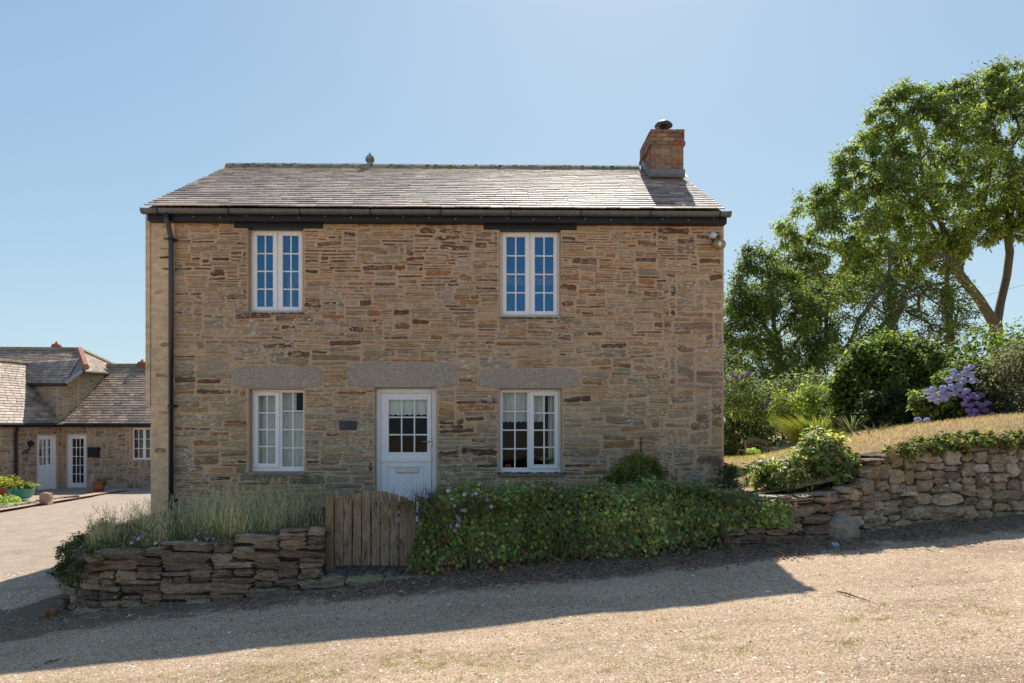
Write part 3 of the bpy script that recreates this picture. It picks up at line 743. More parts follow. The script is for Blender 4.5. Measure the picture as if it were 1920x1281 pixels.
mb = MB(); q0, q1, q2, q3 = us(743), us(785), zs(886), zs(878); mb.bbox(q0, q1, y0-.012, y0+.003, q2-.006, q3+.006, .005); mb.bbox(q0+.012, q1-.012, y0-.017, y0-.01, q2+.004, q3-.004, .003)
mb.build('letterbox', M['chrome'] and plain('letterbox_metal', (.62, .56, .5), .35, .5, .6), door)
for z in (zs(860), zs(760)): mb = MB(); mb.tube([(l0, y0-.006, z-.035), (l0, y0-.006, z+.035)], .007, 8); mb.build('hinge', M['white'], door)
# slate name plaque
a, c, b, d = fbox(637, 790, 669, 806, 0); mb = MB(); mb.bbox(a, b, -.03, .004, c, d, .006); pl = mb.build('plaque', plain('plaque_slate', (.035, .042, .06), .55, .4, var=.3, sc=25), house)
mb = MB()
for r_ in range(3):
    zz = d-.028-r_*.034; x = a+.02+(r_ % 2)*.008
    for k in range(5):
        w_ = random.uniform(.008, .014)
        for (p, q) in (((x, zz), (x+w_*.5, zz+.012)), ((x+w_*.5, zz+.012), (x+w_, zz)), ((x+.002, zz+.004), (x+w_, zz+.005))):
            mb.tube([(p[0], -.031, p[1]), (q[0], -.031, q[1])], .0011, 4)
        x += w_+.006
        if r_ == 1 and k == 2: break
tag(mb.build('lettering', plain('paint_grey', (.32, .33, .34), .7), pl), 'worn pale lettering too faint to read', kind='stuff')
# chimney
def brick_stack(name, x0, x1, y0, y1, z0, z1, parent):
    m = MB(); m.box(x0+.012, x1-.012, y0+.012, y1-.012, z0, z1-.02, (.3, .27, .23), 1)
    cz = z0; k = 0; bh = .075
    while cz < z1-.01:
        e = .03 if z1-bh*4.2 < cz < z1-bh*2.6 else (.015 if cz >= z1-bh*2.7 else 0)
        X0, X1, Y0, Y1 = x0-e, x1+e, y0-e, y1+e
        off = .11 if k % 2 else 0
        def run(a, b, put):
            x = a-off
            while x < b-.01:
                s, t = max(a, x), min(b, x+.215)
                if t-s > .03: put(s+.004, t-.004)
                x += .225
        col = lambda: tuple(random.uniform(.8, 1.2)*q for q in random.choice([(.27, .12, .075), (.32, .15, .09), (.22, .11, .075), (.36, .22, .15), (.22, .16, .12)]))
        jt = lambda: random.uniform(-.003, .004)
        run(X0, X1, lambda s, t: m.bbox(s, t, Y0+jt(), Y0+.1, cz+.004, cz+bh-.006, .004, col()))
        run(X0, X1, lambda s, t: m.bbox(s, t, Y1-.1, Y1+jt(), cz+.004, cz+bh-.006, .004, col()))
        run(Y0+.1, Y1-.1, lambda s, t: m.bbox(X0+jt(), X0+.1, s, t, cz+.004, cz+bh-.006, .004, col()))
        run(Y0+.1, Y1-.1, lambda s, t: m.bbox(X1-.1, X1+jt(), s, t, cz+.004, cz+bh-.006, .004, col()))
        cz += bh; k += 1
    return m.build(name, [M['brick'], M['mortar']], parent)
CY0, CY1 = 1.9, 2.86; CZT = FU(1250, 247, CY0)[1]; CZB = FU(1250, 331, CY0)[1]
chim = tag(brick_stack('chimney', CHX0, CHX1, CY0, CY1, CZB-.1, CZT, house), 'weathered red brick chimney at the right end of the ridge')
mb = MB(); mb.bbox(CHX0-.02, CHX1+.02, CY0-.022, CY0+.02, CZB-.02, CZB+.13, .004); mb.add([(CHX0-.06, CY0-.18, CZB-.07), (CHX1+.03, CY0-.18, CZB-.07), (CHX1+.03, CY0-.02, CZB+.045), (CHX0-.06, CY0-.02, CZB+.045)], [(0, 1, 2, 3)])
for k in range(6):
    y = CY0+.02+k*.13; z = CZB+.02+k*.085; mb.box(CHX0-.014, CHX0-.002, y, y+.14, z-.02, z+.14)
mb.build('lead_flashing', M['lead'], chim)
cc = FU(1243, 240, 2.35); cx = cc[0]+.0; mb = MB(); base_z = CZT+.09
mb.lathe([(.1, -.15), (.1, .1), (.085, .11), (.085, .14)], (cx, 2.3, base_z), 20)
for k in range(4):
    t = k*math.pi/2+.4; mb.box(cx+.085*math.cos(t)-.01, cx+.085*math.cos(t)+.01, 2.3+.085*math.sin(t)-.01, 2.3+.085*math.sin(t)+.01, base_z+.1, base_z+.2)
mb.lathe([(.165, .165), (.172, .18), (.16, .205), (.12, .245), (.06, .27), (.0, .277)], (cx, 2.3, base_z+.01), 24)
tag(mb.build('flue_cowl', M['steel'], chim, True), 'dark metal domed flue cowl')
# security lamp under the right eaves
u, z = FU(1335, 443, -.08); u2, z2 = FU(1350, 459, -.1)
mb = MB(); mb.bbox(u+.02, u+.1, -.05, -.01, z-.1, z-.02, .006); mb.tube([(u+.05, -.04, z-.04), (u+.01, -.1, z-.01)], .014, 8)
lamp = tag(mb.build('security_lamp', plain('lamp_grey', (.18, .16, .13), .5), house, True), 'small outdoor security lamp with sensor')
mb = MB(); rock(mb, Vector((u, -.13, z+.0)), (Vector((1, 0, 0)), Vector((0, 1, 0)), Vector((0, 0, 1))), (.05, .05, .05), 1, .02, (.5, .5, .5)); mb.build('sensor', plain('sensor_white', (.6, .6, .62), .2, .7), lamp, True)
mb = MB()
rock(mb, Vector((u2-.02, -.12, z2)), (Vector((1, 0, 0)), Vector((0, 1, 0)), Vector((0, 0, 1))), (.1, .07, .07), .9, .02, (.5, .4, .2)); mb.build('lamp_housing', plain('lamp_gold', (.32, .23, .10), .25, .6), lamp, True)
mb = MB(); rock(mb, Vector((u2-.03, -.185, z2-.005)), (Vector((1, 0, 0)), Vector((0, 1, 0)), Vector((0, 0, 1))), (.022, .02, .035), 1, .02, (.8, .8, .8)); mb.build('bulb', plain('bulb_white', (.8, .8, .8), .2), lamp, True)

# curtains and things behind the glass
def curtain(name, u0, u1, z0, z1, y, lbl, folds=9, amp=.018, cat='curtain', grp='curtains behind the cottage windows'):
    mb = MB(); n = folds*8; m = 10; vs_ = []; ph = random.uniform(0, 6)
    for j in range(m+1):
        for i in range(n+1):
            t = i/n; s = j/m
            yy = y+amp*math.sin(t*folds*6.283+ph+.7*math.sin(s*2+t*5))*(1-.35*s)+.006*math.sin(t*41+s*3)
            vs_.append(H2W(u0+(u1-u0)*t, yy, z0+(z1-z0)*s+(.008*math.sin(t*folds*6.3) if j == 0 else 0)))
    mb.add(vs_, [(j*(n+1)+i, j*(n+1)+i+1, (j+1)*(n+1)+i+1, (j+1)*(n+1)+i) for j in range(m) for i in range(n)], (.7, .7, .65))
    return tag(mb.build(name, M['curtain'], None, True), lbl, cat, grp)
a, c, b, d = WIN['ll']; zc = c+(d-c)*.72
curtain('net_curtain', a-.05, b+.05, c-.02, zc, RV+.16, 'long net curtain covering lower half of lower left window', 12, .014)
curtain('net_curtain', a-.05, (a+b)/2+.22, zc+.0, d+.1, RV+.19, 'upper net curtain tied back across the lower left window', 8)
a, c, b, d = WIN['lr']; curtain('net_curtain', a-.05, b-.26, c+(d-c)*.61, d+.1, RV+.16, 'short net curtain across the top of lower right window', 11)
curtain('side_curtain', b-.19, b-.06, c-.1, d+.1, RV+.2, 'drawn side curtain at right edge of lower right window', 3)
a, c, b, d = DOOR; curtain('door_curtain', pu0-.02, pu1+.02, pz1-.235, pz1+.05, RV+.07, 'little gathered net curtain behind top panes of the front door', 7, .012)
a, c, b, d = WIN['ul']; curtain('side_curtain', a+.5, a+.62, c, c+.55, RV+.2, 'pale curtain edge low behind the upper left window', 3)
# spider plant in a red pot on the inner sill
a, c, b, d = WIN['lr']; pc = H2W(b-.22, RV+.13, c+.02); sp_ = empty('spider_plant', pc, label='arching striped spider plant behind the lower right window pane', cat='houseplant')
mb = MB(); mb.lathe([(.045, 0), (.06, .08), (.064, .1), (.055, .1)], (0, 0, 0), 14, (.3, .3, .3)); mb.build('pot', plain('pot_dark', (.05, .035, .03), .6), sp_)
n = 46; t = rng.uniform(0, 6.28, n); dr = np.stack([np.cos(t), np.sin(t), rng.uniform(.7, 2.2, n)], 1)
leaves('leaf', np.tile([[0, 0, .1]], (n, 1)), np.stack([-np.cos(t), -np.sin(t), rng.uniform(.5, 1.2, n)], 1), rng.uniform(.2, .34, n), .022, vary(n, [(.25, .32, .08), (.5, .55, .3)], [1, 1]), T_BLADE, M['leaf'], sp_, dr, 1.6)
rb = MB(); pc = H2W(a+.13, RV+.16, c+.005); rb.bbox(pc.x-.04, pc.x+.06, pc.y-.02, pc.y+.03, pc.z, pc.z+.12, .008); rb.bbox(pc.x-.03, pc.x+.05, pc.y-.023, pc.y-.018, pc.z+.04, pc.z+.07, .002)
tag(rb.build('storage_tin', plain('red_tin', (.55, .06, .04), .4)), 'small red tin on the inner sill of lower right window', 'tin')

# ------------------------------------------------------------------ dry stone walls along the lane
def path_tools(pts, n=400):
    """smooth polyline -> arc-length lookup"""
    pts = np.array(pts, float); d = np.r_[0, np.cumsum(np.hypot(*np.diff(pts, axis=0).T))]
    s = np.linspace(0, d[-1], n); X = np.interp(s, d, pts[:, 0]); Y = np.interp(s, d, pts[:, 1])
    k = 9; ker = np.ones(k)/k
    Xs = np.convolve(np.pad(X, k//2, 'edge'), ker, 'valid'); Ys = np.convolve(np.pad(Y, k//2, 'edge'), ker, 'valid')
    Xs[0], Ys[0], Xs[-1], Ys[-1] = X[0], Y[0], X[-1], Y[-1]
    L = d[-1]
    def at(q):
        q = min(max(q, 0), L); x = np.interp(q, s, Xs); y = np.interp(q, s, Ys)
        e = .05; x2 = np.interp(min(q+e, L), s, Xs); y2 = np.interp(min(q+e, L), s, Ys); x1 = np.interp(max(q-e, 0), s, Xs); y1 = np.interp(max(q-e, 0), s, Ys)
        t = Vector((x2-x1, y2-y1, 0)).normalized(); return Vector((x, y, 0)), t
    return at, L
WALLCOL = [(.27, .17, .105), (.21, .138, .09), (.29, .195, .12), (.31, .235, .155), (.235, .165, .11), (.18, .125, .085), (.34, .255, .17)]
FIELDCOL = [(.42, .31, .19), (.36, .265, .165), (.47, .36, .225), (.31, .23, .155), (.38, .285, .20), (.44, .36, .26), (.27, .195, .13)]
def stone_wall(name, pts, top, mat, lbl, cell, hs, ws, rnd, rough, colset, depth=.16, seed=1, H=.7, jit=.006, batter=.1, side=1, free=None, gap=.006, colk=1., core=.3, tilt=.03, coreoff=.62):
    at, L = path_tools(pts); mb = MB(); rd = random.Random(seed)
    def pos(s, v):
        p, t = at(s); zb = float(gz(p.x, p.y))-.04; zt = top(p.x, p.y, s/L); return p, t, zb+(zt-zb)*v/H, (zt-zb)/H
    for r in pack(L, H, cell[0], cell[1], free or (lambda u, v: True), hs, ws, seed):
        s = (r[0]+r[2])/2; v = (r[1]+r[3])/2; p, t, z, k = pos(s, v); nrm = Vector((t.y, -t.x, 0))*side
        z += rd.uniform(-jit, jit); hw = (r[2]-r[0])/2-gap*.6; hh = (r[3]-r[1])/2*k-gap*.5
        up = Vector((0, 0, 1)); sl = rd.gauss(.035, tilt); tt = (t+up*sl).normalized(); upp = (up-t*sl).normalized()
        c = p+nrm*(-depth*.55-batter*v/H+rd.uniform(-.022, .018)); c.z = z
        rnd_ = min(1, max(.1, rnd+rd.uniform(-.12, .15))); col = rd.choice(colset); kk = rd.uniform(.75, 1.25)*colk
        rock(mb, c, (tt, nrm, upp), (hw*(1.03+.06*rnd_), depth*.6, hh*(1.05+.06*rnd_)), rnd_, rough, tuple(q*kk for q in col))
    # earth core closing the wall behind the stones
    n = 60; vs_ = []
    for i in range(n+1):
        p, t, zb, _ = pos(L*i/n, 0); zt = pos(L*i/n, H)[2]-.03; nrm = Vector((t.y, -t.x, 0))*side
        for off, z in ((-depth*coreoff, zb-.1), (-depth*coreoff-batter, zt), (-depth-core, zt), (-depth-core, zb-.1)):
            q = p+nrm*off; vs_.append((q.x, q.y, z))
    mb.add(vs_, [(i*4+k, i*4+(k+1) % 4, (i+1)*4+(k+1) % 4, (i+1)*4+k) for i in range(n) for k in range(4)]+[(0, 1, 2, 3), (n*4, n*4+1, n*4+2, n*4+3)], (.05, .04, .03), 1)
    return tag(mb.build(name, [mat, M['soil']]), lbl, 'wall')
LWP = [(-2.03, 7.30), (-3.4, 7.14), (-4.40, 7.02), (-4.82, 7.25), (-5.05, 7.75), (-5.2, 8.5), (-5.35, 9.4), (-5.5, 10.6)]
def ltop(x, y, f):
    return .54-.34*min(1, f*1.9)**.8+(.12 if f > .5 else 0)*min(1, (f-.5)*4)+.015*math.sin(x*7)
stone_wall('dry_stone_wall', LWP, ltop, M['drystone'], 'low curved dry stone wall of flat brown slabs left of the wooden gate', (.036, .026), [2, 2, 3, 3, 4, 4], (4, 14), .3, .3, WALLCOL, .17, 21, .66, side=-1, colk=1.15)
# cheek of the wall beside the gate
# right side: low slab courses, then high field stone wall
RW1 = [(2.4, 7.62), (3.0, 7.72), (3.6, 7.8), (4.3, 7.98)]
r1top = lambda x, y, f: float(np.interp(x, [2.4, 3.0, 3.6, 4.3], [.78, .82, .84, .98]))
stone_wall('dry_stone_wall', RW1, r1top, M['drystone'], 'short stretch of flat slab walling between the ivy and boulder wall', (.045, .04), [1, 2, 2, 3, 4], (4, 13), .4, .34, FIELDCOL, .2, 31, .7, colk=1.0)
RW2 = [(4.02, 8.6), (4.05, 8.2), (4.25, 8.03), (5.2, 8.2), (6.6, 8.42), (9.5, 8.95), (13, 9.5)]
r2top = lambda x, y, f: float(np.interp(x, [4.0, 4.3, 4.8, 5.6, 6.5, 9, 13], [1.08, 1.26, 1.34, 1.39, 1.45, 1.66, 1.95]))
stone_wall('field_stone_wall', RW2, r2top, M['fieldstone'], 'high dry stone wall of rounded field boulders under the grass bank', (.045, .034), [2, 3, 3, 4, 4, 5], (3, 7), .62, .3, FIELDCOL, .2, 41, .95, .012, colk=.88, gap=.003, coreoff=.42)
mb = MB(); c = P(1578, 995, 7.85); rock(mb, c, (Vector((1, 0, 0)), Vector((0, 1, 0)), Vector((0, 0, 1))), (.165, .15, .18), 1, .16, (.3, .25, .19), RT)
tag(mb.build('boulder', M['fieldstone']), 'lichen-spotted round boulder standing where slab and boulder walls meet', 'boulder')

# garden ground behind the walls
def rbf_surface(name, ctrl, xs, ys, mat, lbl, inside=None, nz_=.02):
    c = np.array(ctrl, float); r = np.hypot(c[:, None, 0]-c[None, :, 0], c[:, None, 1]-c[None, :, 1]); k = len(c)
    A = np.zeros((k+3, k+3)); A[:k, :k] = r; A[:k, k] = 1; A[:k, k+1:] = c[:, :2]; A[k, :k] = 1; A[k+1:, :k] = c[:, :2].T
    w_ = np.linalg.solve(A, np.r_[c[:, 2], 0, 0, 0])
    def h(X, Y):
        X = np.asarray(X, float); Y = np.asarray(Y, float)
        return (np.hypot(X[..., None]-c[:, 0], Y[..., None]-c[:, 1])*w_[:k]).sum(-1)+w_[k]+w_[k+1]*X+w_[k+2]*Y
    X, Y = np.meshgrid(xs, ys); Z = h(X, Y)+fbm(X, Y, 1.7, 3)*nz_
    ok = inside(X, Y) if inside is not None else np.ones_like(X, bool)
    nx = len(xs); V = np.stack([X, Y, Z], -1).reshape(-1, 3)
    q = [(j*nx+i) for j in range(len(ys)-1) for i in range(nx-1) if ok[j, i] and ok[j, i+1] and ok[j+1, i] and ok[j+1, i+1]]
    q = np.array(q); T = np.concatenate([np.stack([q, q+1, q+nx+1], 1), np.stack([q, q+nx+1, q+nx], 1)])
    o = bulk(name, V, T, np.full((len(V), 3), .3), mat, smooth=True); tag(o, lbl, kind='structure'); return h
LAWN = [(3.0, 8.2, .80), (3.5, 9.5, .80), (3.5, 11, .86), (4.2, 8.3, 1.04), (4.7, 8.35, 1.34), (5.6, 8.45, 1.42), (6.6, 8.62, 1.49), (4.9, 8.75, 1.45), (5.8, 8.85, 1.60), (6.8, 9.0, 1.71), (4.6, 9.6, 1.30), (5.2, 9.3, 1.50), (5.6, 9.8, 1.56), (7.2, 9.7, 1.74), (9.5, 9.3, 1.75), (10, 10.6, 2.05), (13, 9.8, 2.0), (15, 12, 2.4),
        (3.5, 13.5, .98), (5.0, 13.5, 1.02), (5.6, 12, 1.2), (6.5, 13, 1.5), (4, 16.5, .55), (6, 16.5, .62), (8, 16, 1.4), (6.4, 18.3, .30), (7.2, 19.3, .28), (5.4, 18.6, .35), (7.5, 21, .3), (12, 20, 1.6), (5, 25, .3), (15, 30, 1.4), (30, 30, 2.0), (20, 14, 2.3), (3, 40, .2), (30, 60, 1), (60, 30, 2), (-2, 30, .2)]
lx = np.concatenate([np.arange(2.6, 15, .2), np.geomspace(15.2, 80, 14)]); lyy = np.concatenate([np.arange(7.9, 24, .2), np.geomspace(24.5, 90, 16)])
def in_lawn(X, Y):
    fr = np.interp(X, [2.6, 3.9, 4.3, 5.2, 6.6, 9.5, 14, 80], [8.0, 8.15, 8.32, 8.42, 8.66, 9.2, 9.9, 18])
    return (Y > fr-.12) & ~((X < 3.62) & (Y > 10.3) & (Y < 16.0))
hl = rbf_surface('lawn', LAWN, lx, lyy, M['lawn'], 'sun-bleached lawn and grass bank right of the cottage', in_lawn)
BED = [(-1.3, 7.8, .2), (-1.3, 10.6, .15), (0, 8, .55), (0, 10.6, .45), (1.5, 8, .68), (1.5, 10.6, .55), (3.4, 8, .76), (3.4, 10.7, .72), (-1.0, 8, .4)]
hb = rbf_surface('garden_bed', BED, np.arange(-1.2, 3.5, .12), np.arange(7.75, 10.85, .12), M['soil'], 'planted soil bed between ivy hedge and cottage wall')
LB = [(-2.1, 7.6, .42), (-3.4, 7.45, .30), (-4.5, 7.4, .22), (-4.9, 8, .24), (-2.1, 10.6, .32), (-3.5, 9, .36), (-3.5, 10.6, .30), (-5.2, 10.5, .25)]
hlb = rbf_surface('flower_bed', LB, np.arange(-5.5, -1.98, .1), np.arange(7.3, 10.75, .1), M['soil'], 'raised soil bed behind the curved wall', lambda X, Y: (Y > np.interp(X, [-5.3, -4.85, -4.5, -2], [9.6, 7.7, 7.34, 7.46])) & (X > np.interp(Y, [7.3, 8.5, 9.4, 10.6], [-4.75, -5.1, -5.25, -5.4])))
pm = MB()
for j in range(6):
    y0 = 7.95+j*.46; x = -1.98
    while x < -1.25:
        w_ = min(random.uniform(.25, .5), -1.22-x); z = .03+j*.012
        pm.bbox(x+.006, x+w_-.006, y0+.006, y0+.45, z-.12, z+random.uniform(-.004, .004), .008, tuple(q*random.uniform(.8, 1.2) for q in (.22, .2, .18))); x += w_
tag(pm.build('path', M['drystone']), 'slab path from gate to front door', kind='structure')
# step of narrow slates on edge in front of the gate
st = empty('gate_step', (0, 0, 0), label='slate doorstep with stone kerb below the wooden gate', cat='step')
mb = MB(); x = -2.02
while x < -1.02:
    y = 7.43
    w_ = random.uniform(.07, .13)
    while y < 7.95:
        l = random.uniform(.12, .3); k = random.uniform(.7, 1.2); mb.bbox(x+.003, x+w_-.003, y+.003, min(y+l, 7.98)-.003, -.15, .0+.03*(y-7.4)+random.uniform(-.006, .006), .006, (.17*k, .15*k, .135*k)); y += l
    x += w_
mb.build('tread', M['drystone'], st)
mb = MB(); x = -2.06
while x < -1.0:
    w_ = random.uniform(.25, .5); rock(mb, Vector((x+w_/2, 7.37, -.07)), (Vector((1, .03, .02)), Vector((0, 1, 0)), Vector((0, 0, 1))), (w_/2, .09, .06), .25, .2, tuple(q*random.uniform(.8, 1.2) for q in (.28, .23, .16))); x += w_
mb.build('kerb_stone', M['drystone'], st)['kind'] = 'stuff'

# ------------------------------------------------------------------ gate
GY0 = 7.62
gate = empty('garden_gate', (P(628, 1060, GY0).x, GY0, P(628, 1060, GY0).z), label='weathered wooden picket gate with arched top', cat='gate')
gx0 = gate.location.x; zb0 = gate.location.z
tops = [(636, 934), (652, 929), (670, 924.5), (687, 921), (705, 920), (722, 922), (739, 926), (757, 932), (772, 939)]
for i, (px, py) in enumerate(tops):
    c = P(px, py, GY0); mb = MB(); w_ = .0435; x = c.x-gx0; zt = c.z-zb0; n = 10; tw = random.uniform(-.003, .003)
    vs_ = []
    for j in range(n+1):
        z = zt*j/n; j1 = random.uniform(-.0015, .0015)
        for (a, b) in ((-w_+j1, -.011), (w_+j1, -.011+tw), (w_+j1, .011+tw), (-w_+j1, .011)): vs_.append((x+a, b, z))
    sl_ = (tops[max(i-1, 0)][1]-tops[min(i+1, 8)][1])/(tops[min(i+1, 8)][0]-tops[max(i-1, 0)][0])
    vs_[-4:] = [(a, b, zz+sl_*(a-x)+random.uniform(-.003, .002)+(-.005 if k in (0, 3) else 0)) for k, (a, b, zz) in enumerate(vs_[-4:])]
    mb.add(vs_, [(j*4+k, j*4+(k+1) % 4, (j+1)*4+(k+1) % 4, (j+1)*4+k) for j in range(n) for k in range(4)]+[(0, 1, 2, 3), (n*4, n*4+1, n*4+2, n*4+3)])
    mb.build('picket', M['wood'], gate)
for z in (.14, .62): mb = MB(); mb.bbox(.0, P(780, 0, GY0).x-gx0, .012, .045, z, z+.075, .004); mb.build('rail', M['wood'], gate)
mb = MB(); x0, x1 = .03, P(775, 0, GY0).x-gx0; mb.add([(x0, .045, .2), (x0+.09, .045, .2), (x1, .045, .62), (x1-.09, .045, .62), (x0, .014, .2), (x0+.09, .014, .2), (x1, .014, .62), (x1-.09, .014, .62)], [(0, 1, 2, 3), (4, 5, 6, 7), (0, 1, 5, 4), (2, 3, 7, 6)]); mb.build('brace', M['wood'], gate)
mb = MB(); mb.bbox(x1-.04, x1+.06, .046, .06, .55, .585, .003); mb.build('latch', M['steel'], gate)
for px0, px1, py, lbl in ((612, 627, 928, 'square timber gate post on the left beside stone wall'), (785, 798, 933, 'timber gate post on the right half buried in ivy')):
    mb = MB(); a = P(px0, py, GY0); b = P(px1, 1068, GY0); mb.bbox(a.x, b.x, GY0-.045, GY0+.05, b.z-.2, a.z, .006)
    tag(mb.build('gate_post', M['postwood']), lbl, 'gate post', 'posts of the wooden gate')

# ------------------------------------------------------------------ ivy hedge over the wall
hedge = empty('ivy_hedge', (-1.0, 7.9, 0), label='low wall smothered in dark green ivy along the lane right of gate', cat='hedge')
hx0, hx1 = -1.12, 3.15
def htop(x): return np.interp(x, [-1.2, -.9, 0, 1.2, 2.2, 2.7, 3.2], [.80, .86, .88, .92, .90, .80, .72])
def hfront(x): return np.interp(x, [-1.2, 0, 1.5, 3.3], [7.42, 7.44, 7.52, 7.72])
mb = MB(); n = 40; vs_ = []
for i in range(n+1):
    x = hx0+.1+(hx1-hx0-.1)*i/n; f = float(hfront(x)); t = float(htop(x)); g0 = float(gz(x, f))
    for y, z in ((f+.14, g0-.1), (f+.12, t-.16), (f+.22, t-.06), (f+.6, t-.07), (f+.62, g0-.1)): vs_.append((x+1.0, y-7.9, z))
mb.add(vs_, [(i*5+k, i*5+(k+1) % 5, (i+1)*5+(k+1) % 5, (i+1)*5+k) for i in range(n) for k in range(5)]+[(0, 1, 2, 3, 4), tuple(n*5+k for k in range(5))], (.05, .04, .03))
mb.build('wall_core', M['soil'], hedge)
def ivy_points(n):
    x = rng.uniform(hx0, hx1, n); part = rng.random(n); f = hfront(x); t = htop(x); g0 = gz(x, f)+.02
    v = rng.random(n)**.85; bul = np.array([mnoise.noise(Vector((a*2.2, b*2.5, 1))) for a, b in zip(x, v)])*.15+np.array([mnoise.noise(Vector((a*7, b*6, 5))) for a, b in zip(x, v)])*.08
    z = g0+(t-g0)*v; y = f-.02-bul+.12*np.clip(v-.72, 0, 1)/.28*np.clip(v-.72, 0, 1)*2+rng.uniform(0, .1, n)**1
    N = np.stack([rng.normal(0, .35, n), -np.ones(n), .35+.5*(v > .75)+rng.normal(0, .3, n)], 1)
    top = part > .72; y = np.where(top, f+rng.uniform(-.02, .62, n), y); z = np.where(top, t-.05+bul*.75+.03*np.sin(x*3.1+1)+.16*np.array([mnoise.noise(Vector((a*2.3, b*1.5, 3))) for a, b in zip(x, y)])+rng.uniform(-.05, .06, n), z)
    N[top] = np.stack([rng.normal(0, .45, top.sum()), -.45+rng.normal(0, .4, top.sum()), np.ones(top.sum())], 1)
    end = (part < .05); z[end] = g0[end]+(t-g0)[end]*v[end]; x[end] = hx0+rng.uniform(-.05, .04, end.sum()); y[end] = f[end]+rng.uniform(0, .6, end.sum()); N[end] = np.stack([-np.ones(end.sum()), rng.normal(0, .4, end.sum()), .3+rng.normal(0, .3, end.sum())], 1)
    return x, y, z, N, v, top
n = 23000; x, y, z, N, v, top_ = ivy_points(n); bulk_ = np.clip(np.array([mnoise.noise(Vector((a*1.1, b*1.4, 9))) for a, b in zip(x, z)]), -.35, .35)
right = np.clip((x-1.5)/1.5, 0, 1)
keep = rng.random(n) > np.where(~top_ & (v < .16+.28*right), .72, 0)
keep &= ~(x < -1.14+.23*np.clip((z-.1)/.8, 0, 1)); keep &= ~((x > 2.55) & (v < .45) & ~top_)
col = vary(n, [(.11, .16, .045), (.18, .24, .06), (.28, .34, .08), (.46, .48, .11), (.60, .47, .06), (.24, .12, .07)], [40, 34, 16, 4.5, 1.2, 7], .25)
low = (v < .27) & ~top_ & (rng.random(n) < .6*(1-v/.3)); col[low] = vary(low.sum(), [(.30, .14, .065), (.20, .10, .055), (.38, .20, .10)], [1, 1, 1])
al = np.stack([rng.normal(0, .5, n), rng.normal(-.2, .3, n), -np.ones(n)], 1); s_ = rng.uniform(.022, .054, n); col *= (1+.8*bulk_[:, None])
k = keep
leaves('foliage', np.stack([x+1.0, y-7.9, z], 1)[k], N[k], s_[k], s_[k]*.95, col[k], T_IVY, M['ivyleaf'], hedge, al[k])
mb = MB()
for k in range(90):
    x0 = random.uniform(hx0, hx1-.4); f = float(hfront(x0))-.03; z0 = float(gz(x0, f)); h = random.uniform(.1, .55)
    pts = [(x0+1, f-7.9, z0)]; dx = random.uniform(-.1, .1)
    for q in range(1, 5): pts.append((x0+1+dx*q/4+random.uniform(-.02, .02), f-7.9-random.uniform(-.03, .03), z0+h*q/4))
    mb.tube(pts, .003, 4)
tag(mb.build('stem', M['twig'], hedge), kind='stuff')

def clumps(name, centers, rad, nper, L, asp, cols, wts, tmpl, mat, parent, up=.5, shell=.55, out=None, j=.22, droop=.5):
    C = np.repeat(np.asarray(centers), nper, 0); Rr = np.repeat(np.broadcast_to(rad, (len(centers),))*rng.uniform(.55, 1.35, len(centers)), nper)
    d = norm(rng.normal(size=C.shape)); rr = (shell+(1-shell)*rng.random(len(C)))**1.0; Pp = C+d*(Rr*rr)[:, None]
    N = d*.7+np.array([0, 0, up])+rng.normal(0, .45, C.shape); al = d+np.array([0, 0, -droop])+rng.normal(0, .35, C.shape)
    l = rng.uniform(*L, len(C)); tone = np.repeat(np.clip(rng.normal(1, .26, len(centers)), .5, 1.7), nper)[:, None]
    return leaves(name, Pp, N, l, l*asp, vary(len(C), cols, wts, j)*tone, tmpl, mat, parent, al)
def in_poly(px, py, poly):
    poly = np.array(poly, float); x, y = px, py; c = np.zeros(len(x), bool); j = len(poly)-1
    for i in range(len(poly)):
        xi, yi = poly[i]; xj, yj = poly[j]; c ^= ((yi > y) != (yj > y)) & (x < (xj-xi)*(y-yi)/(yj-yi+1e-9)+xi); j = i
    return c
def edge_dist(px, py, poly):
    poly = np.array(poly, float); d = np.full(len(px), 1e9)
    for i in range(len(poly)):
        a = poly[i]; b = poly[(i+1) % len(poly)]; ab = b-a; t = np.clip(((px-a[0])*ab[0]+(py-a[1])*ab[1])/(ab@ab), 0, 1)
        d = np.minimum(d, np.hypot(px-a[0]-t*ab[0], py-a[1]-t*ab[1]))
    return d
def crown_points(poly, n, Y, maxd, gap=0., gsc=.02, seed=0, squash=1.):
    """clump centres through a crown whose outline is given; depth follows the distance to its edge"""
    p = np.array(poly, float); out = []
    while len(out) < n:
        px = rng.uniform(p[:, 0].min(), p[:, 0].max(), 4*n); py = rng.uniform(p[:, 1].min(), p[:, 1].max(), 4*n)
        ok = in_poly(px, py, poly); px, py = px[ok], py[ok]; e = edge_dist(px, py, poly)/F*Y
        for a, b, ed in zip(px, py, e):
            if gap and mnoise.noise(Vector((a*gsc, b*gsc*1.15, seed))) < -.5+gap: continue
            dm = min(maxd, ed*1.3+.15)*squash; yy = Y+rng.uniform(-1, 1)*dm; out.append(tuple(P(a, b, Y)*(1)+Vector((0, 0, 0))) if False else tuple(((a-960)/F*Y, yy, EYE+(HZ-b)/F*Y)))
            if len(out) >= n: break
    return np.array(out)
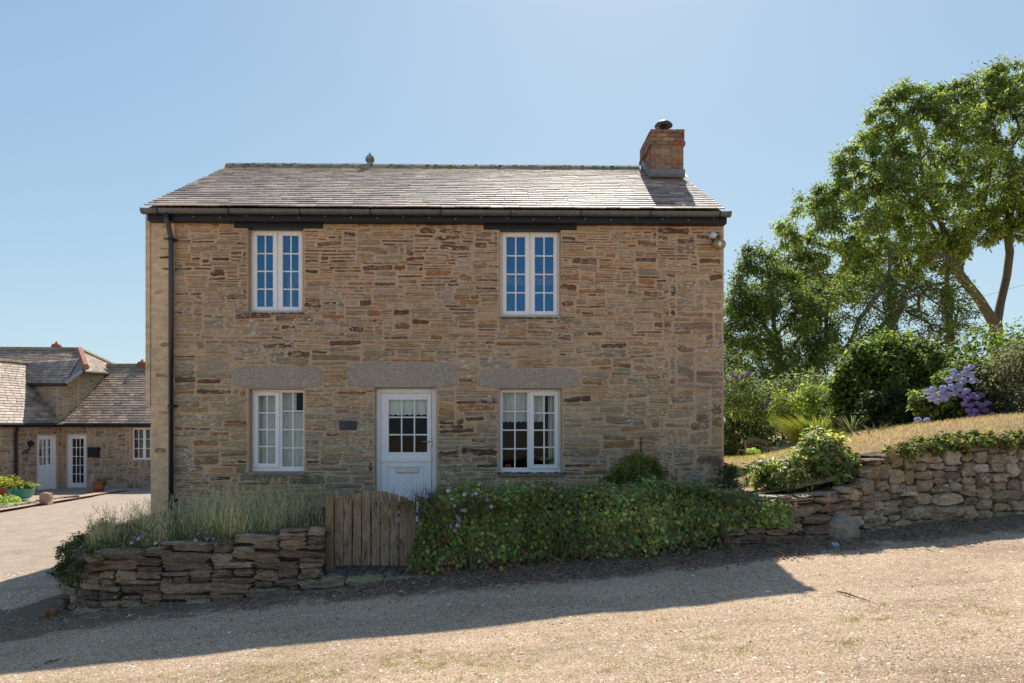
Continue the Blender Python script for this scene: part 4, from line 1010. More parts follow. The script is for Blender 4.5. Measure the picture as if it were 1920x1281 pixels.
def grow(limbs, targets, tip, power=.5, kpath=.3, wob=.12, seg=.55):
    """limbs: list of point chains (first starts at the root); targets are reached from the nearest wood"""
    pos = []; par = []; pl = []
    for ch in limbs:
        prev = -1
        for i, p in enumerate(ch):
            p = np.array(p, float)
            if i == 0 and pos:
                d = [np.linalg.norm(q-p) for q in pos]; prev = int(np.argmin(d))
                if d[prev] < .02: continue
            if prev >= 0:
                a = pos[prev]; L = np.linalg.norm(p-a); m = max(1, int(L/seg))
                for q in range(1, m+1):
                    t = q/m; pos.append(a+(p-a)*t+(rng.normal(0, wob*.3, 3) if q < m else 0)); par.append(prev); pl.append(pl[prev]+L/m); prev = len(pos)-1
            else: pos.append(p); par.append(-1); pl.append(0.); prev = len(pos)-1
    base = len(pos); root = pos[0]
    order = np.argsort([np.min(np.linalg.norm(np.array(pos)-t, axis=1)) for t in targets])
    cnt = {}
    for ti in order:
        t = targets[ti]; A = np.array(pos); d = np.linalg.norm(A-t, axis=1)+kpath*np.array(pl)*.3; i = int(np.argmin(d)); a = pos[i]; L = np.linalg.norm(t-a); m = max(1, int(L/seg)); prev = i
        sag = rng.normal(0, wob, 3)*L
        for q in range(1, m+1):
            u = q/m; p = a+(t-a)*u+sag*math.sin(math.pi*u)*.6; pos.append(p); par.append(prev); pl.append(pl[prev]+L/m); prev = len(pos)-1
    n = len(pos); w_ = np.zeros(n); child = np.zeros(n, int)
    for i in range(n):
        if par[i] >= 0: child[par[i]] += 1
    for i in range(n-1, -1, -1):
        pass
    idx = sorted(range(n), key=lambda i: -pl[i])
    for i in idx:
        if child[i] == 0: w_[i] += 1
        if par[i] >= 0: w_[par[i]] += w_[i]
    return pos, par, tip*w_**power
def wood(mb, pos, par, rad, col, rmin=0):
    for i in range(len(pos)):
        p = par[i]
        if p < 0 or rad[i] < rmin: continue
        a, b = Vector(pos[p]), Vector(pos[i]); r0 = min(rad[p], rad[i]*1.25); r1 = rad[i]; n = 7 if r1 > .05 else 5 if r1 > .02 else 4
        d = (b-a)
        if d.length < 1e-4: continue
        b = b+d*.04; mb.tube([a, b], [r0, r1], n, col, cap=False)
def tree(name, lbl, poly, nc, Y, maxd, limbs, rad, nper, L, asp, cols, wts, tip, root, gap=0., gsc=.02, tmpl=T_DIA, mat='leaf', power=.5, shell=.2, cat='tree', grp=None, up=.5, droop=.5, extra=None, kpath=.3, seg=.55, rmin=0., seed=0, wob=.12):
    e = empty(name, root, label=lbl, cat=cat, group=grp); C = crown_points(poly, nc, Y, maxd, gap, gsc, seed)
    if extra is not None: C = np.vstack([C, extra])
    pos, par, r = grow(limbs, C, tip, power, kpath, wob, seg); mb = MB(); R0 = Vector(root)
    wood(mb, [Vector(p)-R0 for p in pos], par, r, (.14, .11, .08), rmin); mb.build('trunk', M['bark'], e, True)
    clumps('crown', C-np.array(root), rad, nper, L, asp, cols, wts, tmpl, M[mat], e, up, shell, droop=droop)
    return e
def q(px, py, Y, dy=0): v = P(px, py, Y); return (v.x, Y+dy, v.z)
# ------------------------------------------------------------------ trees
YA = 38.
limbs = [[q(1875, 720, YA), q(1870, 650, YA), q(1868, 612, YA), q(1830, 560, YA, -.2), q(1795, 520, YA, -.3), q(1775, 480, YA, -.3), q(1768, 440, YA, -.2), q(1745, 370, YA, .2), q(1730, 300, YA, .3), q(1720, 230, YA)],
         [q(1868, 612, YA), q(1885, 560, YA, .3), q(1900, 515, YA, .5), q(1908, 470, YA, .6), q(1900, 420, YA, .5), q(1930, 340, YA, 1), q(1960, 240, YA, 1)],
         [q(1795, 520, YA, -.3), q(1812, 470, YA, .5), q(1850, 420, YA, .8), q(1870, 340, YA, .8), q(1880, 230, YA, .6)],
         [q(1775, 480, YA, -.3), q(1730, 430, YA, -.8), q(1680, 380, YA, -1.2), q(1640, 320, YA, -1)],
         [q(1768, 455, YA, -.2), q(1710, 470, YA, .8), q(1640, 470, YA, 1.4), q(1560, 450, YA, 1.2), q(1500, 430, YA, .8)]]
ASH = [(1452, 428), (1500, 365), (1540, 350), (1560, 285), (1608, 268), (1632, 200), (1692, 155), (1740, 162), (1790, 155), (1850, 125), (1960, 112), (2080, 140), (2160, 220), (2180, 340), (2100, 440), (1990, 480), (1930, 450), (1880, 440), (1830, 470), (1800, 500), (1740, 515), (1660, 530), (1600, 560), (1540, 585), (1485, 570), (1458, 500)]
AC = [(.19, .255, .07), (.27, .33, .095), (.14, .20, .06), (.40, .41, .16), (.08, .125, .045)]
tree('ash_tree', 'tall spreading ash tree with leaning forked trunk at right edge', ASH, 1750, YA, 4.6, limbs, .46, 72, (.17, .27), .42, AC, [30, 28, 24, 8, 10], 0.016, q(1875, 720, YA), gap=.05, gsc=.026, power=.47, shell=.1, droop=.8, rmin=0, seg=.95, wob=.1, grp='trees behind the garden')
BC = [(.12, .18, .05), (.17, .22, .055), (.08, .12, .04), (.26, .29, .08)]
YB = 30.
limbs = [[q(1460, 780, YB), q(1462, 700, YB), q(1455, 640, YB), q(1450, 570, YB), q(1440, 510, YB)], [q(1462, 690, YB), q(1500, 640, YB, .5), q(1540, 600, YB, .5), q(1575, 560, YB, .2)], [q(1457, 650, YB), q(1420, 600, YB, -.4), q(1400, 550, YB)]]
tree('tree', 'smaller bushy tree rising just right of the cottage wall', [(1350, 600), (1375, 520), (1402, 462), (1440, 455), (1462, 500), (1490, 510), (1510, 560), (1560, 570), (1570, 640), (1520, 720), (1440, 740), (1350, 730)], 420, YB, 2.4, limbs, .44, 78, (.11, .18), .45, BC, [30, 30, 25, 8], .016, q(1460, 780, YB), gap=.12, gsc=.03, grp='trees behind the garden', seed=4)
limbs = [[q(1560, 760, YB), q(1575, 700, YB), q(1590, 650, YB), q(1610, 600, YB), q(1640, 560, YB)], [q(1575, 700, YB), q(1560, 640, YB, .4), q(1550, 590, YB), q(1555, 550, YB)], [q(1590, 650, YB), q(1640, 620, YB, .3), q(1680, 600, YB), q(1700, 560, YB)]]
tree('tree', 'thin twiggy tree with sparse leaves left of the ivy-clad trunks', [(1490, 540), (1560, 520), (1640, 520), (1740, 530), (1830, 560), (1840, 620), (1760, 640), (1680, 650), (1600, 680), (1500, 680)], 330, YB+1, 2.1, limbs, .42, 44, (.09, .16), .45, BC, [30, 30, 25, 8], .018, q(1560, 760, YB), gap=.1, gsc=.03, grp='trees behind the garden', seed=9, wob=.2)
for (bx, tx, ty, Y, lbl) in ((1676, 1668, 505, 34., 'slim trunk wrapped in ivy, left one of two under the ash crown'), (1785, 1776, 520, 35., 'slim trunk wrapped in ivy, right one of two under the ash crown')):
    L_ = [[q(bx, 720, Y), q(bx-2, 640, Y), q(tx, ty+40, Y), q(tx, ty-40, Y)]]
    C = crown_points([(tx-45, ty-40), (tx+40, ty-50), (tx+60, ty+60), (tx+18, ty+90), (tx-20, ty+90), (tx-55, ty+50)], 34, Y, .9)
    I = np.array([q(bx+(tx-bx)*t+rng.uniform(-7, 7), 700+(ty-700)*t, Y) for t in np.linspace(0, .9, 60)])
    e = empty('ivy_clad_tree', q(bx, 720, Y), label=lbl, cat='tree', group='trees behind the garden'); R0 = np.array(q(bx, 720, Y))
    pos, par, r = grow(L_, C, .03, .5); mb = MB(); wood(mb, [Vector(p)-Vector(R0) for p in pos], par, r+.02, (.12, .1, .07)); mb.build('trunk', M['bark'], e, True)
    clumps('crown', C-R0, .52, 60, (.12, .19), .45, AC, [30, 28, 24, 8, 10], T_DIA, M['leaf'], e)
    clumps('ivy', I-R0, .24, 34, (.09, .13), .9, [(.03, .055, .02), (.05, .09, .03)], [2, 1], T_DIA, M['ivyleaf'], e)

# ------------------------------------------------------------------ shrubs of the garden
def shrub(name, lbl, poly, Y, maxd, nc, rad, nper, L, asp, cols, wts, tmpl=T_DIA, mat='leaf', gap=0., cat='shrub', grp='shrubs behind the lawn', up=.6, droop=.3, stems=5, seed=0, shell=.5):
    p = np.array(poly, float); bx = p[:, 0].mean(); by = p[:, 1].max(); root = q(bx, by, Y)
    e = empty(name, root, label=lbl, cat=cat, group=grp); C = crown_points(poly, nc, Y, maxd, gap, .03, seed); R0 = np.array(root)
    w0 = (p[:, 0].max()-p[:, 0].min())/F*Y*.25; limbs = [[(root[0], Y, root[2]-.15), (root[0], Y, root[2])]]
    for k in range(stems): limbs.append([(root[0], Y, root[2]-.1), (root[0]+w0*(k/(stems-1)*2-1)*1.2, Y+rng.uniform(-.2, .2), root[2]+(by-p[:, 1].min())/F*Y*.4)])
    T = C[rng.choice(len(C), min(len(C), 50), False)]; pos, par, r = grow(limbs, T, .006, .5, seg=.3); mb = MB()
    wood(mb, [Vector(a)-Vector(root) for a in pos], par, r, (.12, .09, .06)); mb.build('stem', M['bark'], e)
    clumps('foliage', C-R0, rad, nper, L, asp, cols, wts, tmpl, M[mat], e, up, shell, droop=droop); return e, C
DK = [(.05, .08, .025), (.07, .11, .03), (.11, .15, .04), (.035, .055, .02)]
MD = [(.10, .15, .035), (.16, .22, .05), (.24, .29, .07), (.055, .085, .025)]
shrub('hedgerow', 'dark hedge mass behind the garden below the trees', [(1120, 690), (1200, 660), (1300, 690), (1400, 650), (1480, 690), (1560, 660), (1620, 640), (1700, 640), (1760, 650), (1850, 640), (1920, 640), (2050, 620), (2150, 640), (2150, 860), (1120, 860)], 26, 1.5, 700, .52, 62, (.10, .17), .5, DK, [3, 4, 3, 2], cat='hedge', grp=None, stems=9)
shrub('shrub', 'tall dark green hazel-leaved shrub in middle of the garden border', [(1560, 740), (1572, 690), (1600, 668), (1612, 636), (1634, 655), (1655, 625), (1672, 648), (1700, 622), (1716, 650), (1745, 640), (1768, 672), (1782, 720), (1776, 770), (1740, 800), (1620, 812), (1575, 790)], 14.5, .9, 260, .24, 78, (.06, .13), .62, MD, [4, 4, 2, 3], T_OVAL, seed=2, gap=.12, shell=.15)
shrub('shrub', 'low dark leafy shrub at the foot of the hazel-leaved one', [(1590, 790), (1620, 745), (1680, 730), (1740, 735), (1775, 760), (1760, 808), (1600, 815)], 13.4, .5, 90, .16, 62, (.05, .1), .6, DK, [3, 4, 2, 2], T_OVAL, seed=22, shell=.2)
shrub('shrub', 'leafy shrub filling border behind the blue hydrangea', [(1770, 690), (1790, 640), (1840, 610), (1870, 640), (1930, 600), (2000, 620), (2010, 760), (1900, 770), (1780, 760)], 15.5, .9, 150, .3, 70, (.06, .10), .6, MD, [4, 4, 2, 3], seed=5)
shrub('shrub', 'grey-leaved shrub at the right edge above bank', [(1845, 700), (1880, 660), (1930, 640), (2000, 660), (2020, 790), (1880, 785), (1850, 760)], 11.2, .7, 120, .2, 70, (.05, .08), .45, [(.13, .14, .10), (.18, .17, .13), (.08, .10, .06), (.24, .2, .2)], [4, 3, 3, 1], T_OVAL, seed=6)
shrub('shrub', 'shady shrub close to the cottage corner behind the table', [(1345, 770), (1370, 745), (1420, 740), (1450, 770), (1450, 850), (1400, 862), (1345, 866)], 19.5, .9, 110, .3, 62, (.07, .11), .6, DK, [3, 4, 2, 2], seed=7)
e, C = shrub('buddleia', 'straggly buddleia with purple flower spikes beside the cottage', [(1345, 760), (1350, 715), (1390, 700), (1440, 725), (1480, 715), (1520, 700), (1570, 710), (1580, 770), (1500, 790), (1400, 780)], 18.2, .9, 130, .28, 62, (.09, .14), .28, [(.15, .20, .07), (.22, .26, .11), (.10, .14, .05), (.32, .32, .18)], [4, 3, 3, 1], seed=8)
for k, (px, py) in enumerate([(1378, 708), (1388, 712), (1400, 706), (1437, 768), (1444, 762), (1452, 770), (1490, 738), (1497, 733), (1364, 716)]):
    c = Vector(q(px, py, 17.3)); mb = MB(); d = Vector((random.uniform(-.5, .5), 0, random.uniform(.3, 1))).normalized()
    for i in range(16):
        t = i/15; rock(mb, c-e.location+d*t*.17+Vector((random.uniform(-.02, .02), random.uniform(-.02, .02), 0)), (Vector((1, 0, 0)), Vector((0, 1, 0)), Vector((0, 0, 1))), (.03*(1.35-t),)*3, 1, .4, (.34, .2, .42), RT2)
    mb.build('flower_spike', M['petal'], e)
shrub('shrub', 'pale sunlit shrub behind the garden chair with yellow-green leaves', [(1440, 770), (1460, 735), (1520, 720), (1570, 740), (1590, 790), (1560, 800), (1480, 800)], 16.8, .8, 100, .24, 70, (.06, .1), .4, [(.24, .29, .07), (.34, .38, .10), (.15, .20, .06)], [3, 2, 2], seed=3, gap=.15, shell=.2)
# crocosmia, arching blades
def blade_clump(name, lbl, px, py, Y, n, L, w_, cols, wts, spread=.35, arch=.7, cat='plant', lean=(0, 0), grp=None, col2=None):
    root = q(px, py, Y); e = empty(name, root, label=lbl, cat=cat, group=grp); t = rng.uniform(0, 6.283, n); r = rng.random(n)**.5*spread
    C = np.stack([r*np.cos(t), r*np.sin(t), np.zeros(n)], 1); o = np.stack([np.cos(t)+lean[0], np.sin(t)+lean[1], np.zeros(n)], 1)
    al = o*rng.uniform(.2, arch, n)[:, None]+np.array([0, 0, 1]); N = -o+np.array([0, 0, .4]); N = -N*-1
    leaves('foliage', C, N, rng.uniform(*L, n), w_, vary(n, cols, wts), T_BLADE, M['grass'], e, al, 1.5); return e
e = blade_clump('crocosmia', 'big clump of arching yellow-green crocosmia blades beside garden table', 1532, 858, 15.6, 900, (.75, 1.25), .03, [(.34, .42, .08), (.45, .48, .11), (.18, .25, .06), (.42, .28, .10)], [4, 3, 2, 1], .42, 1.2, lean=(-.35, -.2))
blade_clump('flax', 'sword-leaved flax clump at the foot of dark shrub', 1600, 812, 13.2, 34, (.3, .5), .035, [(.14, .18, .11), (.2, .2, .13)], [2, 1], .15, .7)
blade_clump('flax', 'thin reddish sword-leaved flax on the bank near dark shrub', 1640, 815, 12.6, 20, (.22, .38), .022, [(.16, .10, .07), (.14, .15, .07)], [2, 1], .12, .6)
# hydrangea
e, C = shrub('hydrangea', 'hydrangea bush with blue and purple flower heads on the bank', [(1735, 778), (1728, 742), (1752, 712), (1775, 702), (1800, 684), (1828, 682), (1850, 710), (1868, 730), (1862, 785), (1800, 792)], 11.8, .5, 80, .17, 60, (.07, .11), .7, MD, [4, 3, 2, 3], T_OVAL, cat='hydrangea', grp=None)
HB = [(1740, 735), (1752, 742), (1748, 730), (1765, 738), (1778, 740), (1768, 728), (1783, 726), (1790, 737), (1799, 730), (1778, 713), (1788, 709), (1798, 722), (1806, 714), (1812, 693), (1820, 688), (1808, 700), (1818, 702), (1786, 697), (1795, 705), (1824, 714), (1770, 748), (1757, 752), (1745, 748), (1812, 733), (1720, 787), (1738, 788)]
HP = [(1803, 741), (1812, 748), (1822, 742), (1832, 745), (1840, 741), (1808, 758), (1820, 760), (1832, 757), (1842, 760), (1851, 756), (1815, 770), (1826, 771), (1838, 768), (1848, 770), (1821, 780), (1834, 778)]
for i, (px, py) in enumerate(HB+HP):
    blue = i < len(HB); c = np.array(q(px, py, 11.15+random.uniform(-.1, .1)))-np.array(e.location); n = 130; d = norm(rng.normal(size=(n, 3))); d[:, 1] = -abs(d[:, 1])*.9; d = norm(d)
    s = random.uniform(.042, .062); cols = [(.40, .45, .66), (.56, .58, .72), (.50, .46, .60)] if blue else [(.38, .24, .50), (.48, .32, .58), (.30, .22, .5)]
    leaves('flower_head', c+d*(s*rng.uniform(.86, 1.04, (n, 1)))*np.array([1, 1, .75]), d+rng.normal(0, .35, d.shape), .03, .03, vary(n, cols, [1, 1, 1], .1), T_OVAL, M['petal'], e)
# laurel on the low wall, small conifer, plants at the house corner
shrub('laurel', 'glossy variegated laurel shrub overhanging the low slab wall', [(1408, 880), (1425, 865), (1470, 870), (1500, 840), (1520, 812), (1560, 815), (1580, 845), (1600, 860), (1612, 885), (1590, 912), (1560, 920), (1500, 930), (1450, 925), (1415, 905)], 8.5, .35, 150, .095, 56, (.055, .09), .38, [(.17, .24, .06), (.28, .34, .12), (.45, .44, .22), (.09, .14, .04), (.42, .30, .08)], [4, 4, 3, 2, 1], T_OVAL, 'leafgloss', grp=None, seed=11, shell=.2)
shrub('plant', 'low dark feathery plant at the right foot of cottage wall', [(1340, 880), (1365, 872), (1400, 885), (1420, 905), (1400, 930), (1345, 930)], 9.6, .3, 60, .08, 50, (.03, .05), .3, [(.08, .11, .06), (.11, .13, .08), (.05, .07, .03)], [2, 1, 1], cat='plant', grp=None, seed=12)
shrub('conifer', 'small rounded conifer bush in front of cottage under the tall spike', [(1140, 898), (1158, 868), (1180, 860), (1205, 850), (1228, 862), (1244, 882), (1250, 910), (1200, 925), (1145, 920)], 9.0, .3, 130, .075, 100, (.02, .05), .24, [(.14, .18, .04), (.24, .26, .06), (.08, .11, .03), (.38, .36, .10)], [3, 3, 2, 1], cat='conifer', grp=None, seed=13, up=1, droop=-.6)
e = empty('flowering_stalk', q(1202, 905, 9.0), label='single tall green flower spike rising above small conifer', cat='plant')
mb = MB(); H_s = 85/F*9.0; mb.tube([(0, 0, 0), (.003, 0, H_s*.5), (0, 0, H_s)], [.008, .009, .003], 6, (.06, .09, .03)); mb.build('stem', M['leaf'], e)
n = 260; t = rng.random(n); a = rng.uniform(0, 6.28, n); o = np.stack([np.cos(a), np.sin(a), np.zeros(n)], 1); leaves('bud', o*.012+np.stack([0*t, 0*t, H_s*(.35+.63*t)], 1), o+[0, 0, .2], .03*(1.1-t*.6), .012, vary(n, [(.06, .09, .03), (.09, .12, .04)], [1, 1]), T_DIA, M['leaf'], e, o+[0, 0, 2.])['kind'] = 'stuff'
# daisies along the top of the ivy
def daisy_plant(lbl, cx, cz_px, Y, w_, nf, fl, n=500, cols=((.09, .12, .05), (.14, .16, .07), (.18, .14, .08))):
    root = q(cx, cz_px, Y); e = empty('daisy_plant', root, label=lbl, cat='flowering plant', group='daisy plants growing along the wall tops')
    C = rng.normal(0, 1, (n, 3))*np.array([w_/F*Y*.5, .12, .07]); al = np.stack([rng.normal(0, .5, n), -.4+rng.normal(0, .4, n), np.ones(n)], 1)
    leaves('foliage', C, rng.normal(size=(n, 3)), rng.uniform(.05, .11, n), .009, vary(n, list(cols), [2, 2, 1]), T_BLADE, M['grass'], e, al)
    for (px, py, pc) in fl:
        v = Vector(q(px, py, Y-.12))-Vector(root); k = 11; a = np.linspace(0, 6.283, k, False); nn = norm(np.array([[random.uniform(-.4, .4), -1, random.uniform(.3, 1.2)]])); N = np.repeat(nn, k, 0)
        u = norm(np.cross(nn, [[0, 0, 1]])); w2 = np.cross(nn, u); d = u*np.cos(a)[:, None]+w2*np.sin(a)[:, None]
        leaves('flower', np.array(v)[None]+d*.004, N+d*.3, .021, .011, vary(k, [pc], [1], .06), T_DIA, M['petal'], e, d)
W_ = (.72, .66, .72); PU = (.36, .24, .5); MG = (.5, .26, .5)
daisy_plant('straggly purple daisies spilling over the ivy beside gate post', 845, 955, 7.42, 120, 0, [(795, 928, PU), (800, 930, PU), (806, 925, (.1, .06, .15)), (812, 927, (.1, .06, .15)), (870, 927, W_), (885, 928, MG), (892, 925, W_), (848, 935, W_), (852, 948, W_), (866, 956, W_), (872, 957, W_), (857, 968, MG), (860, 972, MG), (862, 976, PU), (845, 984, PU), (858, 984, W_), (853, 994, MG), (921, 950, W_), (913, 936, MG), (840, 920, W_)], 1500)
daisy_plant('purple daisies on top of curved stone wall at left', 262, 1012, 7.3, 40, 0, [(252, 1008, PU), (258, 1010, W_), (265, 1006, PU), (246, 1017, W_), (291, 1018, W_)], 160)
daisy_plant('purple daisies growing in the middle of the curved wall top', 385, 1008, 7.35, 60, 0, [(371, 1000, MG), (388, 1010, PU), (399, 1010, PU), (404, 1020, MG), (366, 1012, W_)], 260)

# ------------------------------------------------------------------ farm building far left
ann = empty('farm_building', (0, 0, 0), label='long low stone farm building with slate roofs and white doors across the yard', cat='building')
A0 = Vector((-16.8, 25.5, 0)); dL = Vector((-.24, -.97, 0)).normalized(); nL = Vector((.97, -.24, 0)).normalized()
TR = lambda u, y, z: (A0.x+u, A0.y+y, z)
TW = lambda u, y, z: tuple(A0+dL*u-nL*y+Vector((0, 0, z)))
uR = lambda px: (px-960)/F*25.5-A0.x
def uLf(px): k = (px-960)/F; return (A0.x-k*A0.y)/(k*dL.y-dL.x)
zR = lambda py, Y=25.5: EYE+(HZ-py)/F*Y
GB = -.95; EZ = 1.70
dr2 = (uR(124), zR(916), uR(162), zR(815)); wn = (uR(246), zR(862), uR(290), zR(803))
a1, b1 = uLf(108), uLf(70); dr1 = (a1, -.72, b1, 1.29)
def ann_stones(mb, u0, u1, z0, z1, ops, T, seed):
    fr = lambda u, v: not any(o[0]-.03 < u+u0 < o[2]+.03 and o[1]-.03 < v+z0 < o[3]+.03 for o in ops)
    for r in pack(u1-u0, z1-z0, .05, .04, fr, [1, 2, 2, 3, 3, 4], (4, 11), seed):
        c = random.choice([(.26, .215, .15), (.22, .185, .14), (.3, .235, .16), (.18, .14, .105), (.28, .25, .19), (.20, .12, .07)]); k = random.uniform(.95, 1.35)
        flat_stone(mb, (r[0]+u0, r[1]+z0, r[2]+u0, r[3]+z0), random.uniform(.008, .016), random.uniform(.01, .02), tuple(k*x for x in c), T)
mb = MB(); wall_plate(mb, -.0, 9.5, GB, EZ+.05, [dr2, wn], .4, TR, 0, 2); ann_stones(mb, .03, 4.6, GB+.1, EZ, [dr2, wn], TR, 51)
mb.build('wall', [M['mortar'], M['rubble'], M['inside']], ann)
mb = MB(); wall_plate(mb, .0, 9, GB, EZ+.05, [dr1], .4, TW, 0, 2); ann_stones(mb, .03, 5.0, GB+.1, EZ, [dr1], TW, 52)
mb.build('wall', [M['mortar'], M['rubble'], M['inside']], ann)
def slates_quad(mb, a, b, c, d, rows, wid, colf, thick=.02, base=(.08, .08, .08)):
    a, b, c, d = map(Vector, (a, b, c, d)); n = (b-a).cross(d-a).normalized(); n = n if n.z > 0 else -n
    pt = lambda s, t: (a*(1-s)+b*s)*(1-t)+(d*(1-s)+c*s)*t
    mb.add([a, b, c, d], [(0, 1, 2, 3)], base)
    for k in range(rows):
        t0 = k/rows; t1 = min(1, (k+1.9)/rows); L = (pt(1, t0)-pt(0, t0)).length; x = -random.uniform(0, wid)
        while x < L:
            w_ = random.uniform(.7, 1.3)*wid; s0, s1 = max(0, x)/L, min(L, x+w_-.015)/L
            if s1 > s0+.004:
                j = random.uniform(-.06, .06)/rows; up = n*(thick*1.9); lo = n*(thick*.9); q_ = [pt(s0, t0+j)+up, pt(s1, t0+j)+up, pt(s1, t1)+n*.004, pt(s0, t1)+n*.004, pt(s0, t0+j)+lo, pt(s1, t0+j)+lo]
                mb.add(q_, [(0, 1, 2, 3), (0, 4, 5, 1)], colf())
            x += w_
def acol(): k = random.uniform(.7, 1.3)*1.35; return tuple(k*x*h for h, x in zip((1.12, .98, .84), random.choice([(.21, .175, .15), (.25, .2, .165), (.19, .165, .15), (.28, .24, .19)])))
RZ = 4.1
mb = MB(); slates_quad(mb, TR(-.0, -.2, EZ+.0), TR(9.7, -.2, EZ), TR(9.7, 3.0, RZ), TR(-.0, 3.0, RZ), 24, .28, acol); slates_quad(mb, TR(0, 6.2, EZ), TR(9.7, 6.2, EZ), TR(9.7, 3, RZ), TR(0, 3, RZ), 10, .6, acol)
rf = mb.build('roof', M['farslate'], ann)
mb = MB(); slates_quad(mb, TW(9, -.2, EZ), TW(.12, -.2, EZ), TW(-2.95, 3.0, RZ), TW(9, 3.0, RZ), 24, .28, acol); slates_quad(mb, TW(9, 6.2, EZ), TW(-4, 6.2, EZ), TW(-2.95, 3, RZ), TW(9, 3, RZ), 10, .6, acol)
rf2 = mb.build('roof', M['farslate'], ann)
e1, e2, e3, e4 = P(38, 719, 26.4), P(123, 719, 25.1), P(155, 696, 25.5), P(205, 700, 28.2)
r1, r2, r3 = P(-60, 655, 29.8), P(149, 657, 27.8), P(228, 693, 31.2)
mb = MB(); slates_quad(mb, e1, e2, P(150, 672, 26.4), r1.lerp(e1, .45), 9, .26, acol); slates_quad(mb, r1.lerp(e1, .45), P(150, 676, 26.6), r2, r1, 8, .26, acol)
slates_quad(mb, e3, e4, r3, r2, 14, .26, acol); mb.add([e2, e3, P(150, 672, 26.4)], [(0, 1, 2)], (.25, .2, .17))
mb.add([r2, r3, P(120, 700, 33), P(-60, 700, 34), r1], [(0, 1, 2, 3, 4)], (.2, .18, .16))
rf3 = mb.build('roof', M['farslate'], ann)
# stone walls of the raised block
mb = MB(); wtop1 = [e1+Vector((.25, .35, -.03)), e2+Vector((.0, .35, -.03))]; A1 = Vector((-16.88, 25.46, 1.6)); lf = Vector((-18.95, 26.5, 1.5)); bk = Vector((-16.72, 28.6, 1.6))
c1 = Vector((-16.9, 25.45, 0))
def vwall(p0, p1, zl, z0, z1, seed):
    d = (p1-p0); L = d.length; d.normalize(); nn = Vector((d.y, -d.x, 0)); T = lambda u, y, z: (p0.x+d.x*u-nn.x*y, p0.y+d.y*u-nn.y*y, z)
    mb.add([T(0, 0, zl), T(L, 0, zl), T(L, 0, z1), T(0, 0, z0)], [(0, 1, 2, 3)], (.4, .3, .2), 0)
    fr = lambda u, v: v+zl < z0+(z1-z0)*u/L-.04
    for r in pack(L, max(z0, z1)-zl, .05, .04, fr, [1, 2, 2, 3, 3], (4, 9), seed):
        c = random.choice([(.26, .23, .17), (.3, .26, .2), (.22, .19, .15), (.33, .28, .2)]); k = random.uniform(.9, 1.3)
        flat_stone(mb, (r[0], r[1]+zl, r[2], r[3]+zl), .01, .015, tuple(k*x for x in c), T)
zt1 = e1.z-.02
vwall(Vector((-19.2, 26.7, 0)), Vector((-16.88, 25.35, 0)), 1.5, zt1, zt1, 61)
vwall(Vector((-16.88, 25.35, 0)), Vector((-16.62, 26.2, 0)), 1.5, zt1, e3.z, 62)
vwall(Vector((-16.62, 26.2, 0)), Vector((-16.62, 28.6, 0)), 1.5, e3.z-.02, e4.z-.05, 63)
mb.build('upper_wall', [M['mortar'], M['rubble']], ann)
mb = MB(); mb.tube([e1+Vector((0, -.03, -.04)), e2+Vector((.03, -.03, -.04))], .07, 8); mb.build('gutter', M['black'], ann)
mb = MB(); mb.tube([e3+Vector((0, -.03, -.04)), e4+Vector((.03, -.03, -.04))], .06, 8); mb.build('gutter', M['black'], ann)
mb = MB(); mb.tube([e2+Vector((0, -.02, .0)), e3+Vector((0, -.02, 0))], .06, 4); mb.build('verge_board', plain('verge', (.35, .36, .36), .7), ann)
mb = MB(); mb.tube([r2+Vector((0, 0, .03)), P(161, 691, 25.6)+Vector((0, 0, .05))], .13, 6); tag(mb.build('hip_tile', plain('old_clay', (.34, .17, .11), .85, .2, var=.4, sc=6), rf3), 'red clay hip tiles')
mb = MB()
for a, b in ((r1, r2), (r2, r3)): mb.tube([a+Vector((0, 0, .03)), b+Vector((0, 0, .03))], .1, 6, (.3, .25, .17))
mb.build('ridge_tile', mossy, rf3)['kind'] = 'stuff'
mb = MB(); mb.tube([TR(-.1, 3, RZ+.03), TR(9.7, 3, RZ+.03)], .11, 6, (.27, .22, .15)); mb.build('ridge_tile', mossy, rf)['kind'] = 'stuff'
mb = MB(); mb.tube([TW(-2.95, 3, RZ+.03), TW(9, 3, RZ+.03)], .11, 6, (.35, .2, .13)); mb.build('ridge_tile', mossy, rf2)['kind'] = 'stuff'
for px, py, Y in ((106, 657, 28.4), (267, 690, 28.5)):
    c = P(px, py, Y); mb = MB(); mb.lathe([(.16, -.05), (.13, .05), (.11, .08), (.19, .11), (.2, .18), (.15, .25), (.05, .29), (.05, .34), (0, .37)], c, 12); mb.build('ridge_vent', M['terra'], ann, True)
mb = MB(); mb.tube([TR(-.05, -.28, EZ-.03), TR(9.6, -.28, EZ-.03)], .065, 8); mb.box(0, 9.6, -.18, -.02, EZ-.12, EZ, T=lambda p: TR(*p)); mb.build('gutter', M['black'], ann)
mb = MB(); mb.tube([TW(.05, -.28, EZ-.03), TW(9, -.28, EZ-.03)], .065, 8); mb.box(.0, 9, -.18, -.02, EZ-.12, EZ, T=lambda p: TW(*p)); mb.build('gutter', M['black'], ann)
up_ = uLf(26); mb = MB(); mb.tube([TW(up_, -.2, EZ-.05), TW(up_, -.1, EZ-.3), TW(up_, -.1, -.7)], .05, 8); mb.build('downpipe', M['black'], ann)
